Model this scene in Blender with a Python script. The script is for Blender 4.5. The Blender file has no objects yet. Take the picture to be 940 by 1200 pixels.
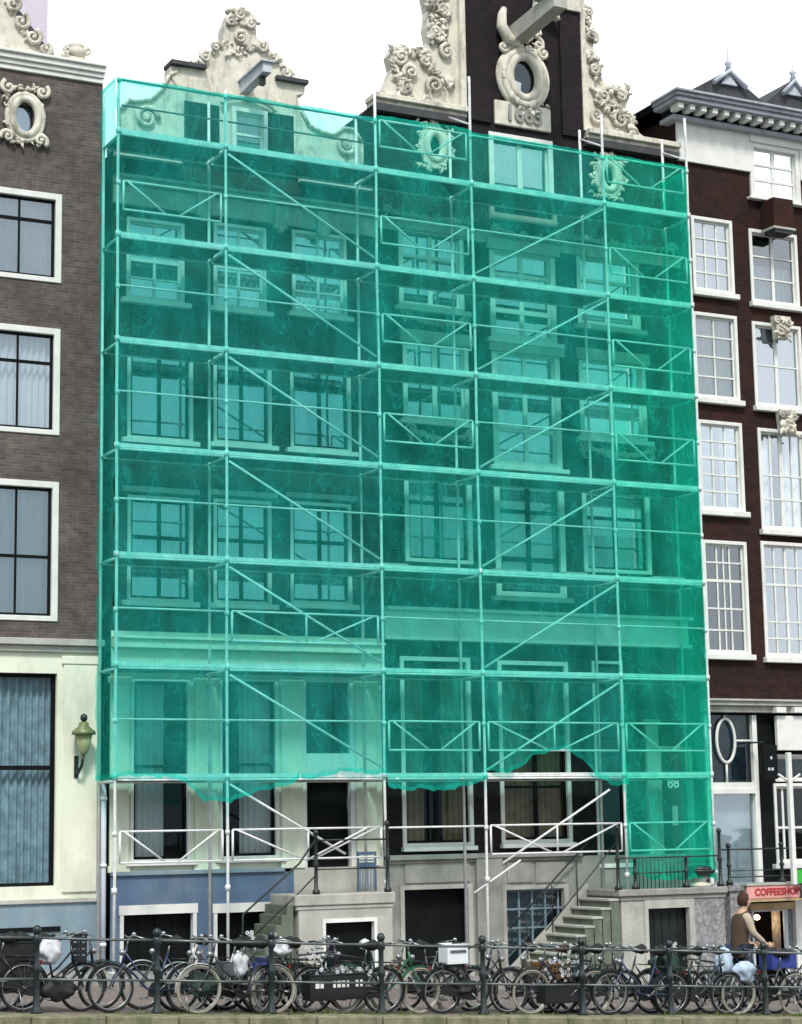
import bpy, bmesh, math, random
import numpy as np
from mathutils import Vector, Matrix
random.seed(7)
rnd = random.Random(11)
sc = bpy.context.scene
R = math.radians
# ---------------------------------------------------------------- camera
CAM = np.array([-11.4323528, -33.8349223, 3.04001313])
YAW, PIT, ROL, F = 0.470955707, 0.158043992, -0.0169040843, 2311.84184
fw = np.array([math.sin(YAW)*math.cos(PIT), math.cos(YAW)*math.cos(PIT), math.sin(PIT)])
_r = np.array([math.cos(YAW), -math.sin(YAW), 0.0]); _u = np.cross(_r, fw)
rt = _r*math.cos(ROL)+_u*math.sin(ROL); up = -_r*math.sin(ROL)+_u*math.cos(ROL)
cd = bpy.data.cameras.new('camera'); co = bpy.data.objects.new('camera', cd)
sc.collection.objects.link(co); sc.camera = co
cd.sensor_fit = 'HORIZONTAL'; cd.sensor_width = 36; cd.lens = 36*F/940
cd.clip_start = .5; cd.clip_end = 2000
co.matrix_world = Matrix(((rt[0], up[0], -fw[0], CAM[0]), (rt[1], up[1], -fw[1], CAM[1]), (rt[2], up[2], -fw[2], CAM[2]), (0, 0, 0, 1)))
# ---------------------------------------------------------------- sky, sun, exposure
SUN_EL, SUN_AZ = 50, 205
w = bpy.data.worlds.new('World'); sc.world = w; w.use_nodes = True
nt = w.node_tree; nt.nodes.clear()
o_ = nt.nodes.new('ShaderNodeOutputWorld'); bg = nt.nodes.new('ShaderNodeBackground'); bg.inputs[1].default_value = .105
sky = nt.nodes.new('ShaderNodeTexSky'); sky.sky_type = 'NISHITA'; sky.sun_disc = False
sky.sun_elevation = R(SUN_EL); sky.sun_rotation = R(SUN_AZ); sky.dust_density = 3; sky.air_density = 1
tc = nt.nodes.new('ShaderNodeTexCoord'); nz = nt.nodes.new('ShaderNodeTexNoise'); nz.inputs['Scale'].default_value = 1.6
nz.inputs['Detail'].default_value = 5
cr = nt.nodes.new('ShaderNodeValToRGB'); cr.color_ramp.elements[0].color = (4.5, 5.6, 6.0, 1); cr.color_ramp.elements[1].color = (12.5, 12.5, 12.4, 1)
cr.color_ramp.elements[0].position = .52; cr.color_ramp.elements[1].position = .68
mx = nt.nodes.new('ShaderNodeMixRGB'); mx.inputs[0].default_value = .86
nt.links.new(tc.outputs['Generated'], nz.inputs['Vector']); sx = nt.nodes.new('ShaderNodeSeparateXYZ'); nt.links.new(tc.outputs['Generated'], sx.inputs[0])
g1 = nt.nodes.new('ShaderNodeMath'); g1.operation = 'MULTIPLY_ADD'; g1.inputs[1].default_value = .35; g1.inputs[2].default_value = -.12; nt.links.new(sx.outputs[0], g1.inputs[0])
g2 = nt.nodes.new('ShaderNodeMath'); nt.links.new(g1.outputs[0], g2.inputs[0]); nt.links.new(nz.outputs['Fac'], g2.inputs[1])
nt.links.new(g2.outputs[0], cr.inputs[0])
nt.links.new(sky.outputs[0], mx.inputs[1]); nt.links.new(cr.outputs[0], mx.inputs[2])
nt.links.new(mx.outputs[0], bg.inputs[0]); nt.links.new(bg.outputs[0], o_.inputs[0])
sd = bpy.data.lights.new('sun', 'SUN'); sd.energy = 2.1; sd.angle = R(11); sd.color = (1, .97, .92)
so = bpy.data.objects.new('sun', sd); sc.collection.objects.link(so)
# sun_rotation of the sky is measured clockwise from +Y
sv = Vector((math.sin(R(SUN_AZ))*math.cos(R(SUN_EL)), math.cos(R(SUN_AZ))*math.cos(R(SUN_EL)), math.sin(R(SUN_EL))))
so.rotation_euler = sv.to_track_quat('Z', 'Y').to_euler()
sc.view_settings.view_transform = 'Standard'; sc.view_settings.look = 'None'
sc.view_settings.exposure = 0.7; sc.view_settings.gamma = 1
sc.render.engine = 'CYCLES'
sc.cycles.transparent_max_bounces = 24; sc.cycles.max_bounces = 8

def U(px, py, Y):
    d = fw*F + (px-470)*rt - (py-600)*up
    q = CAM + d*(Y-CAM[1])/d[1]
    return float(q[0]), float(q[2])
def PR(x0, x1, y0, y1, Y):
    xm, ym = (x0+x1)/2, (y0+y1)/2
    return U(x0, ym, Y)[0], U(x1, ym, Y)[0], U(xm, y1, Y)[1], U(xm, y0, Y)[1]
def GZ(x): return .462-.0587*max(-28, min(28, x))

# ---------------------------------------------------------------- materials
def mat(name, col, rough=.7, var=.15, scale=3, bump=.0, metal=0, dirt=None, dirtamt=.4, bscale=None, spec=.3):
    m = bpy.data.materials.new(name); m.use_nodes = True; n = m.node_tree.nodes; l = m.node_tree.links
    b = n['Principled BSDF']; b.inputs['Roughness'].default_value = rough; b.inputs['Metallic'].default_value = metal
    b.inputs['Specular IOR Level'].default_value = spec
    t = n.new('ShaderNodeTexCoord'); a = n.new('ShaderNodeTexNoise'); a.inputs['Scale'].default_value = scale; a.inputs['Detail'].default_value = 6
    l.new(t.outputs['Object'], a.inputs['Vector'])
    c = n.new('ShaderNodeValToRGB'); e = c.color_ramp.elements
    e[0].position = .3; e[1].position = .7
    e[0].color = tuple(x*(1-var) for x in col)+(1,); e[1].color = tuple(min(1, x*(1+var)) for x in col)+(1,)
    l.new(a.outputs['Fac'], c.inputs[0]); out = c.outputs[0]
    if dirt:
        d = n.new('ShaderNodeTexNoise'); d.inputs['Scale'].default_value = scale*.45; d.inputs['Detail'].default_value = 8; d.inputs['Roughness'].default_value = .7
        mp = n.new('ShaderNodeMapping'); mp.inputs['Scale'].default_value = (1.6, 1.6, .5); l.new(t.outputs['Object'], mp.inputs[0]); l.new(mp.outputs[0], d.inputs['Vector'])
        r = n.new('ShaderNodeValToRGB'); r.color_ramp.elements[0].position = .5; r.color_ramp.elements[1].position = .72
        r.color_ramp.elements[0].color = (0, 0, 0, 1); r.color_ramp.elements[1].color = (dirtamt,)*3+(1,)
        l.new(d.outputs['Fac'], r.inputs[0]); x = n.new('ShaderNodeMixRGB'); l.new(r.outputs[0], x.inputs[0]); l.new(out, x.inputs[1]); x.inputs[2].default_value = dirt+(1,); out = x.outputs[0]
    l.new(out, b.inputs['Base Color'])
    if bump:
        a2 = n.new('ShaderNodeTexNoise'); a2.inputs['Scale'].default_value = bscale or scale*8; a2.inputs['Detail'].default_value = 5; l.new(t.outputs['Object'], a2.inputs['Vector'])
        bp = n.new('ShaderNodeBump'); bp.inputs['Strength'].default_value = bump; bp.inputs['Distance'].default_value = .02
        l.new(a2.outputs['Fac'], bp.inputs['Height']); l.new(bp.outputs[0], b.inputs['Normal'])
    return m
def brickmat(name, c1, c2, mortar, stain=(.02, .015, .013), amt=.5, bw=.21, bh=.062):
    m = bpy.data.materials.new(name); m.use_nodes = True; n = m.node_tree.nodes; l = m.node_tree.links; b = n['Principled BSDF']
    b.inputs['Roughness'].default_value = .85; b.inputs['Specular IOR Level'].default_value = .2
    t = n.new('ShaderNodeTexCoord'); s = n.new('ShaderNodeSeparateXYZ'); l.new(t.outputs['Object'], s.inputs[0])
    ad = n.new('ShaderNodeMath'); l.new(s.outputs[0], ad.inputs[0]); l.new(s.outputs[1], ad.inputs[1])
    c = n.new('ShaderNodeCombineXYZ'); l.new(ad.outputs[0], c.inputs[0]); l.new(s.outputs[2], c.inputs[1])
    k = n.new('ShaderNodeTexBrick'); l.new(c.outputs[0], k.inputs['Vector']); k.inputs['Scale'].default_value = 1
    k.inputs['Brick Width'].default_value = bw; k.inputs['Row Height'].default_value = bh; k.inputs['Mortar Size'].default_value = .006; k.inputs['Mortar Smooth'].default_value = .4
    k.inputs['Color1'].default_value = c1+(1,); k.inputs['Color2'].default_value = c2+(1,); k.inputs['Mortar'].default_value = mortar+(1,); k.inputs['Bias'].default_value = -.1
    d = n.new('ShaderNodeTexNoise'); d.inputs['Scale'].default_value = .9; d.inputs['Detail'].default_value = 9; d.inputs['Roughness'].default_value = .65; l.new(t.outputs['Object'], d.inputs['Vector'])
    r = n.new('ShaderNodeValToRGB'); r.color_ramp.elements[0].position = .42; r.color_ramp.elements[1].position = .68
    r.color_ramp.elements[0].color = (0, 0, 0, 1); r.color_ramp.elements[1].color = (amt,)*3+(1,); l.new(d.outputs['Fac'], r.inputs[0])
    x = n.new('ShaderNodeMixRGB'); l.new(r.outputs[0], x.inputs[0]); l.new(k.outputs['Color'], x.inputs[1]); x.inputs[2].default_value = stain+(1,)
    d2 = n.new('ShaderNodeTexNoise'); d2.inputs['Scale'].default_value = 7; d2.inputs['Detail'].default_value = 4; l.new(c.outputs[0], d2.inputs['Vector'])
    y = n.new('ShaderNodeMixRGB'); y.blend_type = 'OVERLAY'; y.inputs[0].default_value = .45; l.new(x.outputs[0], y.inputs[1]); l.new(d2.outputs['Fac'], y.inputs[2])
    l.new(y.outputs[0], b.inputs['Base Color'])
    bp = n.new('ShaderNodeBump'); bp.inputs['Strength'].default_value = .5; bp.inputs['Distance'].default_value = .01; bp.invert = True
    l.new(k.outputs['Fac'], bp.inputs['Height']); l.new(bp.outputs[0], b.inputs['Normal'])
    return m
def glassmat(name, tint, refl):
    m = bpy.data.materials.new(name); m.use_nodes = True; n = m.node_tree.nodes; l = m.node_tree.links; n.clear()
    o = n.new('ShaderNodeOutputMaterial'); x = n.new('ShaderNodeMixShader'); t = n.new('ShaderNodeBsdfTransparent'); t.inputs[0].default_value = tint+(1,)
    g = n.new('ShaderNodeBsdfGlossy'); g.inputs['Roughness'].default_value = .02; g.inputs['Color'].default_value = (.84, .92, 1, 1)
    tc = n.new('ShaderNodeTexCoord'); a = n.new('ShaderNodeTexNoise'); a.inputs['Scale'].default_value = 1.3; l.new(tc.outputs['Object'], a.inputs['Vector'])
    bp = n.new('ShaderNodeBump'); bp.inputs['Strength'].default_value = .12; bp.inputs['Distance'].default_value = .02; l.new(a.outputs['Fac'], bp.inputs['Height']); l.new(bp.outputs[0], g.inputs['Normal'])
    f = n.new('ShaderNodeFresnel'); f.inputs[0].default_value = 1.5
    ad = n.new('ShaderNodeMath'); ad.inputs[1].default_value = refl; l.new(f.outputs[0], ad.inputs[0]); ad.use_clamp = True
    l.new(ad.outputs[0], x.inputs[0]); l.new(t.outputs[0], x.inputs[1]); l.new(g.outputs[0], x.inputs[2]); l.new(x.outputs[0], o.inputs[0])
    return m
def netmat(name, tcol, dcol, fac):
    m = bpy.data.materials.new(name); m.use_nodes = True; n = m.node_tree.nodes; l = m.node_tree.links; n.clear()
    o = n.new('ShaderNodeOutputMaterial'); x = n.new('ShaderNodeMixShader'); t = n.new('ShaderNodeBsdfTransparent'); t.inputs[0].default_value = tcol+(1,)
    d = n.new('ShaderNodeBsdfDiffuse'); d.inputs[0].default_value = dcol+(1,); tr = n.new('ShaderNodeBsdfTranslucent'); tr.inputs[0].default_value = dcol+(1,)
    y = n.new('ShaderNodeMixShader'); y.inputs[0].default_value = .4; l.new(d.outputs[0], y.inputs[1]); l.new(tr.outputs[0], y.inputs[2])
    tc = n.new('ShaderNodeTexCoord'); a = n.new('ShaderNodeTexNoise'); a.inputs['Scale'].default_value = .7; a.inputs['Detail'].default_value = 4
    mp = n.new('ShaderNodeMapping'); mp.inputs['Scale'].default_value = (2.6, 1, .6); l.new(tc.outputs['Object'], mp.inputs[0]); l.new(mp.outputs[0], a.inputs['Vector'])
    mr = n.new('ShaderNodeMapRange'); mr.inputs[1].default_value = .3; mr.inputs[2].default_value = .7; mr.inputs[3].default_value = fac*.62; mr.inputs[4].default_value = fac*1.4
    l.new(a.outputs['Fac'], mr.inputs[0])
    # the woven strands: denser rows repeating through the cloth
    wv = n.new('ShaderNodeTexNoise'); wv.inputs['Scale'].default_value = 45; wv.inputs['Detail'].default_value = 2; l.new(tc.outputs['Object'], wv.inputs['Vector'])
    m2 = n.new('ShaderNodeMapRange'); m2.inputs[3].default_value = -.06; m2.inputs[4].default_value = .06; m2.inputs[1].default_value = .35; m2.inputs[2].default_value = .65; l.new(wv.outputs['Fac'], m2.inputs[0])
    ad = n.new('ShaderNodeMath'); l.new(mr.outputs[0], ad.inputs[0]); l.new(m2.outputs[0], ad.inputs[1]); ad.use_clamp = True
    # crease lines: denser where cloth doubles, also standing in for fold shading
    cn = n.new('ShaderNodeTexNoise'); cn.inputs['Scale'].default_value = 1; cn.inputs['Detail'].default_value = 3; cn.inputs['Distortion'].default_value = 1.2
    m4 = n.new('ShaderNodeMapping'); m4.inputs['Scale'].default_value = (1.9, 1, .75); m4.inputs['Rotation'].default_value = (0, .3, 0); l.new(tc.outputs['Object'], m4.inputs[0]); l.new(m4.outputs[0], cn.inputs['Vector'])
    s1 = n.new('ShaderNodeMath'); s1.operation = 'SUBTRACT'; s1.inputs[1].default_value = .5; l.new(cn.outputs['Fac'], s1.inputs[0])
    s2 = n.new('ShaderNodeMath'); s2.operation = 'ABSOLUTE'; l.new(s1.outputs[0], s2.inputs[0])
    s3 = n.new('ShaderNodeMapRange'); s3.inputs[1].default_value = 0; s3.inputs[2].default_value = .022; s3.inputs[3].default_value = .13; s3.inputs[4].default_value = 0; l.new(s2.outputs[0], s3.inputs[0])
    a5 = n.new('ShaderNodeMath'); a5.use_clamp = True; l.new(ad.outputs[0], a5.inputs[0]); l.new(s3.outputs[0], a5.inputs[1]); ad = a5
    l.new(ad.outputs[0], x.inputs[0]); l.new(t.outputs[0], x.inputs[1]); l.new(y.outputs[0], x.inputs[2]); l.new(x.outputs[0], o.inputs[0])
    return m
M = {}
M['brick_grey'] = brickmat('brick_grey', (.14, .108, .096), (.088, .072, .068), (.16, .15, .14), (.06, .045, .042), .75)
M['brick_brown'] = brickmat('brick_brown', (.045, .03, .025), (.03, .022, .02), (.05, .044, .04), amt=.4)
M['brick_dark'] = brickmat('brick_dark', (.020, .014, .017), (.013, .010, .014), (.026, .022, .022), (.008, .006, .008), .5)
M['brick_red'] = brickmat('brick_red', (.028, .012, .011), (.013, .007, .007), (.024, .017, .016), (.06, .018, .009), .5)
M['white'] = mat('white_paint', (.72, .71, .68), .5, .06, 4, .15, dirt=(.3, .28, .24), dirtamt=.3)
M['cream'] = mat('cream_plaster', (.72, .73, .60), .75, .06, 1.5, .2, dirt=(.38, .41, .32), dirtamt=.7)
M['stone_white'] = mat('white_sandstone', (.66, .62, .53), .85, .12, 5, .6, dirt=(.12, .105, .085), dirtamt=.8)
M['carved'] = mat('carved_sandstone', (.70, .65, .56), .9, .18, 6, .9, dirt=(.13, .115, .10), dirtamt=.8, bscale=14)  # grime blotches, deepened to stand for the shaded hollows of the carving
for nd in M['carved'].node_tree.nodes:
    if nd.type == 'VALTORGB' and nd.color_ramp.elements[1].color[0] == nd.color_ramp.elements[1].color[1] and nd.color_ramp.elements[0].color[0] == 0: nd.color_ramp.elements[0].position = .44; nd.color_ramp.elements[1].position = .62
M['stone_grey'] = mat('grey_stone', (.27, .265, .245), .85, .16, 3, .5, dirt=(.13, .14, .11), dirtamt=.6)
M['stone_mottled'] = mat('mottled_stone', (.24, .24, .25), .85, .45, 14, .6)
M['stone_pale'] = mat('pale_stone', (.40, .39, .355), .85, .15, 3, .4, dirt=(.22, .22, .18), dirtamt=.6)
M['stair_stone'] = mat('stair_stone', (.13, .15, .115), .9, .2, 5, .5, dirt=(.05, .075, .05), dirtamt=.8)
M['blue'] = mat('blue_paint', (.085, .14, .225), .6, .15, 2, .2, dirt=(.16, .2, .23), dirtamt=.85)
M['blue_pale'] = mat('pale_blue_render', (.19, .26, .31), .75, .1, 2, .3, dirt=(.3, .37, .38), dirtamt=.6)
M['dark'] = mat('dark_paint_and_void', (.007, .008, .009), .6, .3, 3, spec=.08)  # dark paint, and the blackness of unlit openings put into the colour
M['black'] = mat('black_iron', (.014, .018, .018), .45, .4, 12, spec=.5)
M['iron_green'] = mat('dark_green_iron', (.010, .018, .019), .4, .35, 9, spec=.5)
M['iron_worn'] = mat('worn_grey_iron', (.11, .125, .125), .4, .35, 4, spec=.5, metal=.3)
M['steel'] = mat('galvanised_steel', (.68, .68, .68), .4, .15, 6, spec=.6, dirt=(.5, .47, .45), dirtamt=.35)
M['plank'] = mat('shaded_scaffold_plank', (.11, .105, .095), .8, .2, 4, .2, dirt=(.05, .045, .04), dirtamt=.6)  # darkened all over so the colour carries the shade under the decks
M['curtain'] = mat('curtain_cloth', (.74, .75, .73), .9, .05, 3)
M['curtain_skytint'] = mat('sky_tinted_curtain', (.42, .48, .56), .9, .1, 3)  # bluish sky reflection of the panes painted into the cloth colour
M['curtain_grey'] = mat('grey_curtain_cloth', (.20, .29, .33), .9, .35, 5)
M['curtain_beige'] = mat('beige_curtain_cloth', (.36, .27, .15), .9, .3, 3)
M['roof'] = mat('roof_tiles', (.05, .05, .055), .7, .3, 6, .5)
M['lead'] = mat('lead_sheet', (.05, .05, .055), .6, .3, 5)
M['lilac'] = mat('lilac_render', (.62, .56, .66), .85, .07, 2, .2)
M['bluegrey_wood'] = mat('bluegrey_wood', (.50, .53, .60), .6, .12, 3, .2, dirt=(.25, .28, .32), dirtamt=.5)
M['glass'] = glassmat('window_glass', (.80, .86, .9), .16)
M['glass_mid'] = glassmat('mid_glass', (.7, .76, .82), .22)
M['glass_sky'] = glassmat('bright_glass', (.80, .86, .9), .34)
M['glass_low'] = glassmat('ground_floor_glass', (.85, .9, .92), -.02)
M['glass_dim'] = glassmat('dim_glass', (.5, .55, .56), .0)
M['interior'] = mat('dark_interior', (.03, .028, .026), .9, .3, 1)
M['net'] = netmat('green_net', (.58, .98, .935), (.035, .66, .56), .235)
M['net_mid'] = netmat('green_net_middle', (.54, .98, .91), (.032, .68, .545), .245)
M['net_right'] = netmat('green_net_right', (.47, .97, .87), (.025, .74, .52), .26)
M['net_dense'] = netmat('green_net_dense', (.28, .92, .77), (.012, .62, .41), .36)
M['quay_stone'] = mat('quay_stone', (.20, .185, .12), .9, .35, 5, .6, dirt=(.055, .09, .015), dirtamt=.95)
M['moss'] = mat('moss', (.085, .12, .025), .95, .5, 12, .6)
M['soil'] = mat('soil', (.06, .055, .045), .95, .3, 3)

# ---------------------------------------------------------------- mesh builder
class MB:
    def __init__(s): s.v = []; s.f = []; s.sm = []
    def add(s, vs, fs, smooth=False):
        b = len(s.v); s.v += [tuple(map(float, q)) for q in vs]; s.f += [tuple(b+i for i in f) for f in fs]; s.sm += [smooth]*len(fs); return s
    def box(s, x0, x1, y0, y1, z0, z1):
        if x0 > x1: x0, x1 = x1, x0
        if y0 > y1: y0, y1 = y1, y0
        if z0 > z1: z0, z1 = z1, z0
        return s.add([(x0, y0, z0), (x1, y0, z0), (x1, y1, z0), (x0, y1, z0), (x0, y0, z1), (x1, y0, z1), (x1, y1, z1), (x0, y1, z1)],
              [(0, 3, 2, 1), (4, 5, 6, 7), (0, 1, 5, 4), (1, 2, 6, 5), (2, 3, 7, 6), (3, 0, 4, 7)])
    def quad(s, a, b, c, d): return s.add([a, b, c, d], [(0, 1, 2, 3)])
    def tube(s, pts, r, n=6, cap=True, closed=False):
        P = [Vector(p) for p in pts]; N = len(P); rr = r if isinstance(r, (list, tuple)) else [r]*N
        vs = []; last = None
        for i, p in enumerate(P):
            if closed: t = P[(i+1) % N]-P[i-1]
            else: t = P[min(i+1, N-1)]-P[max(i-1, 0)]
            if t.length < 1e-9: t = Vector((0, 0, 1))
            t.normalize()
            a = last if last is not None else (Vector((0, 1, 0)) if abs(t.y) < .9 else Vector((1, 0, 0)))
            a = (a-t*a.dot(t)); a = a.normalized() if a.length > 1e-6 else t.orthogonal().normalized()
            last = a; b = t.cross(a)
            for k in range(n):
                th = 2*math.pi*k/n; vs.append(p+(a*math.cos(th)+b*math.sin(th))*rr[i])
        fs = []
        for i in range(N if closed else N-1):
            j = (i+1) % N
            for k in range(n):
                k2 = (k+1) % n; fs.append((i*n+k, i*n+k2, j*n+k2, j*n+k))
        s.add(vs, fs, True)
        if cap and not closed:
            b = len(s.v)-len(vs); s.f.append(tuple(b+k for k in reversed(range(n)))); s.f.append(tuple(b+(N-1)*n+k for k in range(n))); s.sm += [False]*2
        return s
    def ring(s, c, R_, r, axis='y', n=28, m=6):
        c = Vector(c); pts = []
        for k in range(n):
            a = 2*math.pi*k/n; ca, sa = math.cos(a)*R_, math.sin(a)*R_
            pts.append(c+(Vector((ca, 0, sa)) if axis == 'y' else Vector((ca, sa, 0)) if axis == 'z' else Vector((0, ca, sa))))
        return s.tube(pts, r, m, closed=True)
    def ell(s, c, rx, ry, rz, n=10, m=6):
        vs = [(c[0], c[1], c[2]+rz)]; fs = []
        for i in range(1, m):
            ph = math.pi*i/m
            for k in range(n):
                th = 2*math.pi*k/n; vs.append((c[0]+rx*math.sin(ph)*math.cos(th), c[1]+ry*math.sin(ph)*math.sin(th), c[2]+rz*math.cos(ph)))
        vs.append((c[0], c[1], c[2]-rz)); L = len(vs)-1
        for k in range(n): fs.append((0, 1+k, 1+(k+1) % n)); fs.append((L, L-n+(k+1) % n, L-n+k))
        for i in range(m-2):
            for k in range(n):
                a = 1+i*n; fs.append((a+k, a+n+k, a+n+(k+1) % n, a+(k+1) % n))
        return s.add(vs, fs, True)
    def lathe(s, cx, cy, prof, n=12):
        vs = []; fs = []
        for r, z in prof:
            for k in range(n):
                th = 2*math.pi*k/n; vs.append((cx+r*math.cos(th), cy+r*math.sin(th), z))
        for i in range(len(prof)-1):
            for k in range(n): fs.append((i*n+k, i*n+(k+1) % n, (i+1)*n+(k+1) % n, (i+1)*n+k))
        fs.append(tuple(range(n))[::-1]); fs.append(tuple((len(prof)-1)*n+k for k in range(n)))
        return s.add(vs, fs, True)
    def prism(s, poly, y0, y1):   # poly of (x,z)
        n = len(poly)
        vs = [(x, y0, z) for x, z in poly]+[(x, y1, z) for x, z in poly]
        a = sum(poly[i][0]*poly[(i+1) % n][1]-poly[(i+1) % n][0]*poly[i][1] for i in range(n))
        f = tuple(range(n)); g = tuple(range(2*n-1, n-1, -1))
        sd_ = [(i, n+i, n+(i+1) % n, (i+1) % n) for i in range(n)]
        fs = [f, g]+sd_
        return s.add(vs, fs)
    def build(s, name, m, parent=None, bevel=0, auto=False):
        me = bpy.data.meshes.new(name)
        off = OFF.get(parent.name, Vector((0, 0, 0))) if parent else Vector((0, 0, 0))
        me.from_pydata([(x-off[0], y-off[1], z-off[2]) for x, y, z in s.v], [], s.f)
        me.materials.append(m); me.polygons.foreach_set('use_smooth', s.sm); me.update()
        bm = bmesh.new(); bm.from_mesh(me); bmesh.ops.recalc_face_normals(bm, faces=bm.faces); bm.to_mesh(me); bm.free()
        o = bpy.data.objects.new(name, me); sc.collection.objects.link(o)
        if parent: o.parent = parent; OFF[o.name] = off
        if bevel:
            b = o.modifiers.new('bevel', 'BEVEL'); b.width = bevel; b.segments = 1; b.limit_method = 'ANGLE'
        return o
OFF = {}
def thing(name, label, cat, loc, group=None):
    o = bpy.data.objects.new(name, None); sc.collection.objects.link(o); o.location = loc; o.empty_display_size = .2
    OFF[o.name] = Vector(loc); tag(o, label, cat, group); return o
def tag(o, label=None, cat=None, group=None, kind=None):
    if label: o['label'] = label
    if cat: o['category'] = cat
    if group: o['group'] = group
    if kind: o['kind'] = kind
    return o
def textmesh(s, size, name, m, parent, mtx, extrude=.01):
    cu = bpy.data.curves.new(name, 'FONT'); cu.body = s; cu.size = size; cu.extrude = extrude; cu.align_x = 'CENTER'; cu.align_y = 'CENTER'; cu.offset = size*.02
    t = bpy.data.objects.new('tmp', cu); sc.collection.objects.link(t); bpy.context.view_layer.update()
    me = bpy.data.meshes.new_from_object(t); bpy.data.objects.remove(t)
    me.name = name; off = OFF.get(parent.name, Vector())
    me.transform(Matrix.Translation(-off) @ mtx); me.materials.clear(); me.materials.append(m)
    o = bpy.data.objects.new(name, me); sc.collection.objects.link(o); o.parent = parent; OFF[o.name] = off
    return o
FACE = Matrix.Rotation(math.pi/2, 4, 'X')   # text standing up and facing -Y

# ---------------------------------------------------------------- ground, street, water
def strip_mesh(y0, y1, dz, xs):
    mb = MB()
    for a, b in zip(xs[:-1], xs[1:]): mb.quad((a, y0, GZ(a)+dz), (b, y0, GZ(b)+dz), (b, y1, GZ(b)+dz), (a, y1, GZ(a)+dz))
    return mb
XS = [-80]+list(range(-28, 29, 2))+[90]
paver = brickmat('street_pavers', (.24, .185, .165), (.17, .14, .135), (.10, .09, .08), (.12, .10, .09), .5, .21, .07)
# pavers lie flat: use x,y
for nd in paver.node_tree.nodes:
    if nd.type == 'COMBXYZ':
        sep = [q for q in paver.node_tree.nodes if q.type == 'SEPXYZ'][0]
        paver.node_tree.links.new(sep.outputs[0], nd.inputs[0]); paver.node_tree.links.new(sep.outputs[1], nd.inputs[1])
g = MB().box(-900, 900, -900, 900, -3.4, -3.2).build('ground', M['soil']); tag(g, kind='structure')
o = strip_mesh(-8.12, 3, 0, XS).build('street', paver); tag(o, kind='structure')
pv = mat('pavement_slabs', (.26, .25, .24), .85, .15, 3, .3, dirt=(.13, .13, .12), dirtamt=.5)
o = MB()
for a, b in zip(XS[:-1], XS[1:]):
    o.add([(a, -1.6, GZ(a)-.1), (b, -1.6, GZ(b)-.1), (b, 2, GZ(b)-.1), (a, 2, GZ(a)-.1), (a, -1.6, GZ(a)+.11), (b, -1.6, GZ(b)+.11), (b, 2, GZ(b)+.11), (a, 2, GZ(a)+.11)],
          [(0, 1, 5, 4), (4, 5, 6, 7), (2, 3, 7, 6)])
tag(o.build('pavement', pv), kind='structure')
o = MB()
for a, b in zip(XS[:-1], XS[1:]):     # coping of the quay
    n = max(1, int((b-a)/1.0))
    for i in range(n):
        p, q = a+(b-a)*i/n+.008, a+(b-a)*(i+1)/n-.008
        dz = rnd.uniform(-.008, .008)
        o.add([(p, -8.62, GZ(p)-.35), (q, -8.62, GZ(q)-.35), (q, -8.12, GZ(q)-.35), (p, -8.12, GZ(p)-.35), (p, -8.62, GZ(p)+.03+dz), (q, -8.62, GZ(q)+.03+dz), (q, -8.12, GZ(q)+.03+dz), (p, -8.12, GZ(p)+.03+dz)],
              [(0, 1, 5, 4), (4, 5, 6, 7), (2, 3, 7, 6), (0, 4, 7, 3), (1, 2, 6, 5)])
tag(o.build('quay_edge', M['quay_stone'], bevel=.015), kind='structure')
tag(MB().box(-80, 90, -8.58, -8.2, -3.3, -1.55).build('quay_wall', M['brick_brown']), kind='structure')
o = MB()
for a, b in zip(XS[:-1], XS[1:]):
    o.add([(a, -8.56, -1.55), (b, -8.56, -1.55), (b, -8.56, GZ(b)-.3), (a, -8.56, GZ(a)-.3)], [(0, 1, 2, 3)])
tag(o.build('quay_face', M['brick_brown']), kind='structure')
wm = mat('canal_water', (.02, .03, .025), .06, .2, 1, .3, bscale=2, spec=.6)
tag(MB().box(-80, 90, -31, -8.5, -2.4, -1.9).build('water', wm), kind='structure')
tag(MB().box(-80, 90, -60, -31, -3.2, .6).build('opposite_quay', paver), kind='structure')
# moss and weeds along the foot of the railing
mo = MB()
for i in range(5200):
    x = rnd.uniform(-6, 13); y = -8.1+rnd.gauss(0, .09); k = math.sin(x*2.1)+math.sin(x*.83+1)+math.sin(x*5.3)*.5
    if k < rnd.uniform(-1.2, 1.3): continue
    h = rnd.uniform(.01, .06)*(1 if rnd.random() < .9 else 2); a = rnd.uniform(0, 6.28); wv = rnd.uniform(.008, .03); z = GZ(x)+.005
    dx, dy = math.cos(a)*wv, math.sin(a)*wv
    mo.add([(x-dx, y-dy, z), (x+dx, y+dy, z), (x+dx*.3+rnd.uniform(-.02, .02), y+dy*.3+rnd.uniform(-.02, .02), z+h)], [(0, 1, 2)])
tag(mo.build('moss', M['moss']), 'green moss and weeds along the quay edge under the railing', 'moss', kind='stuff')

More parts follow.
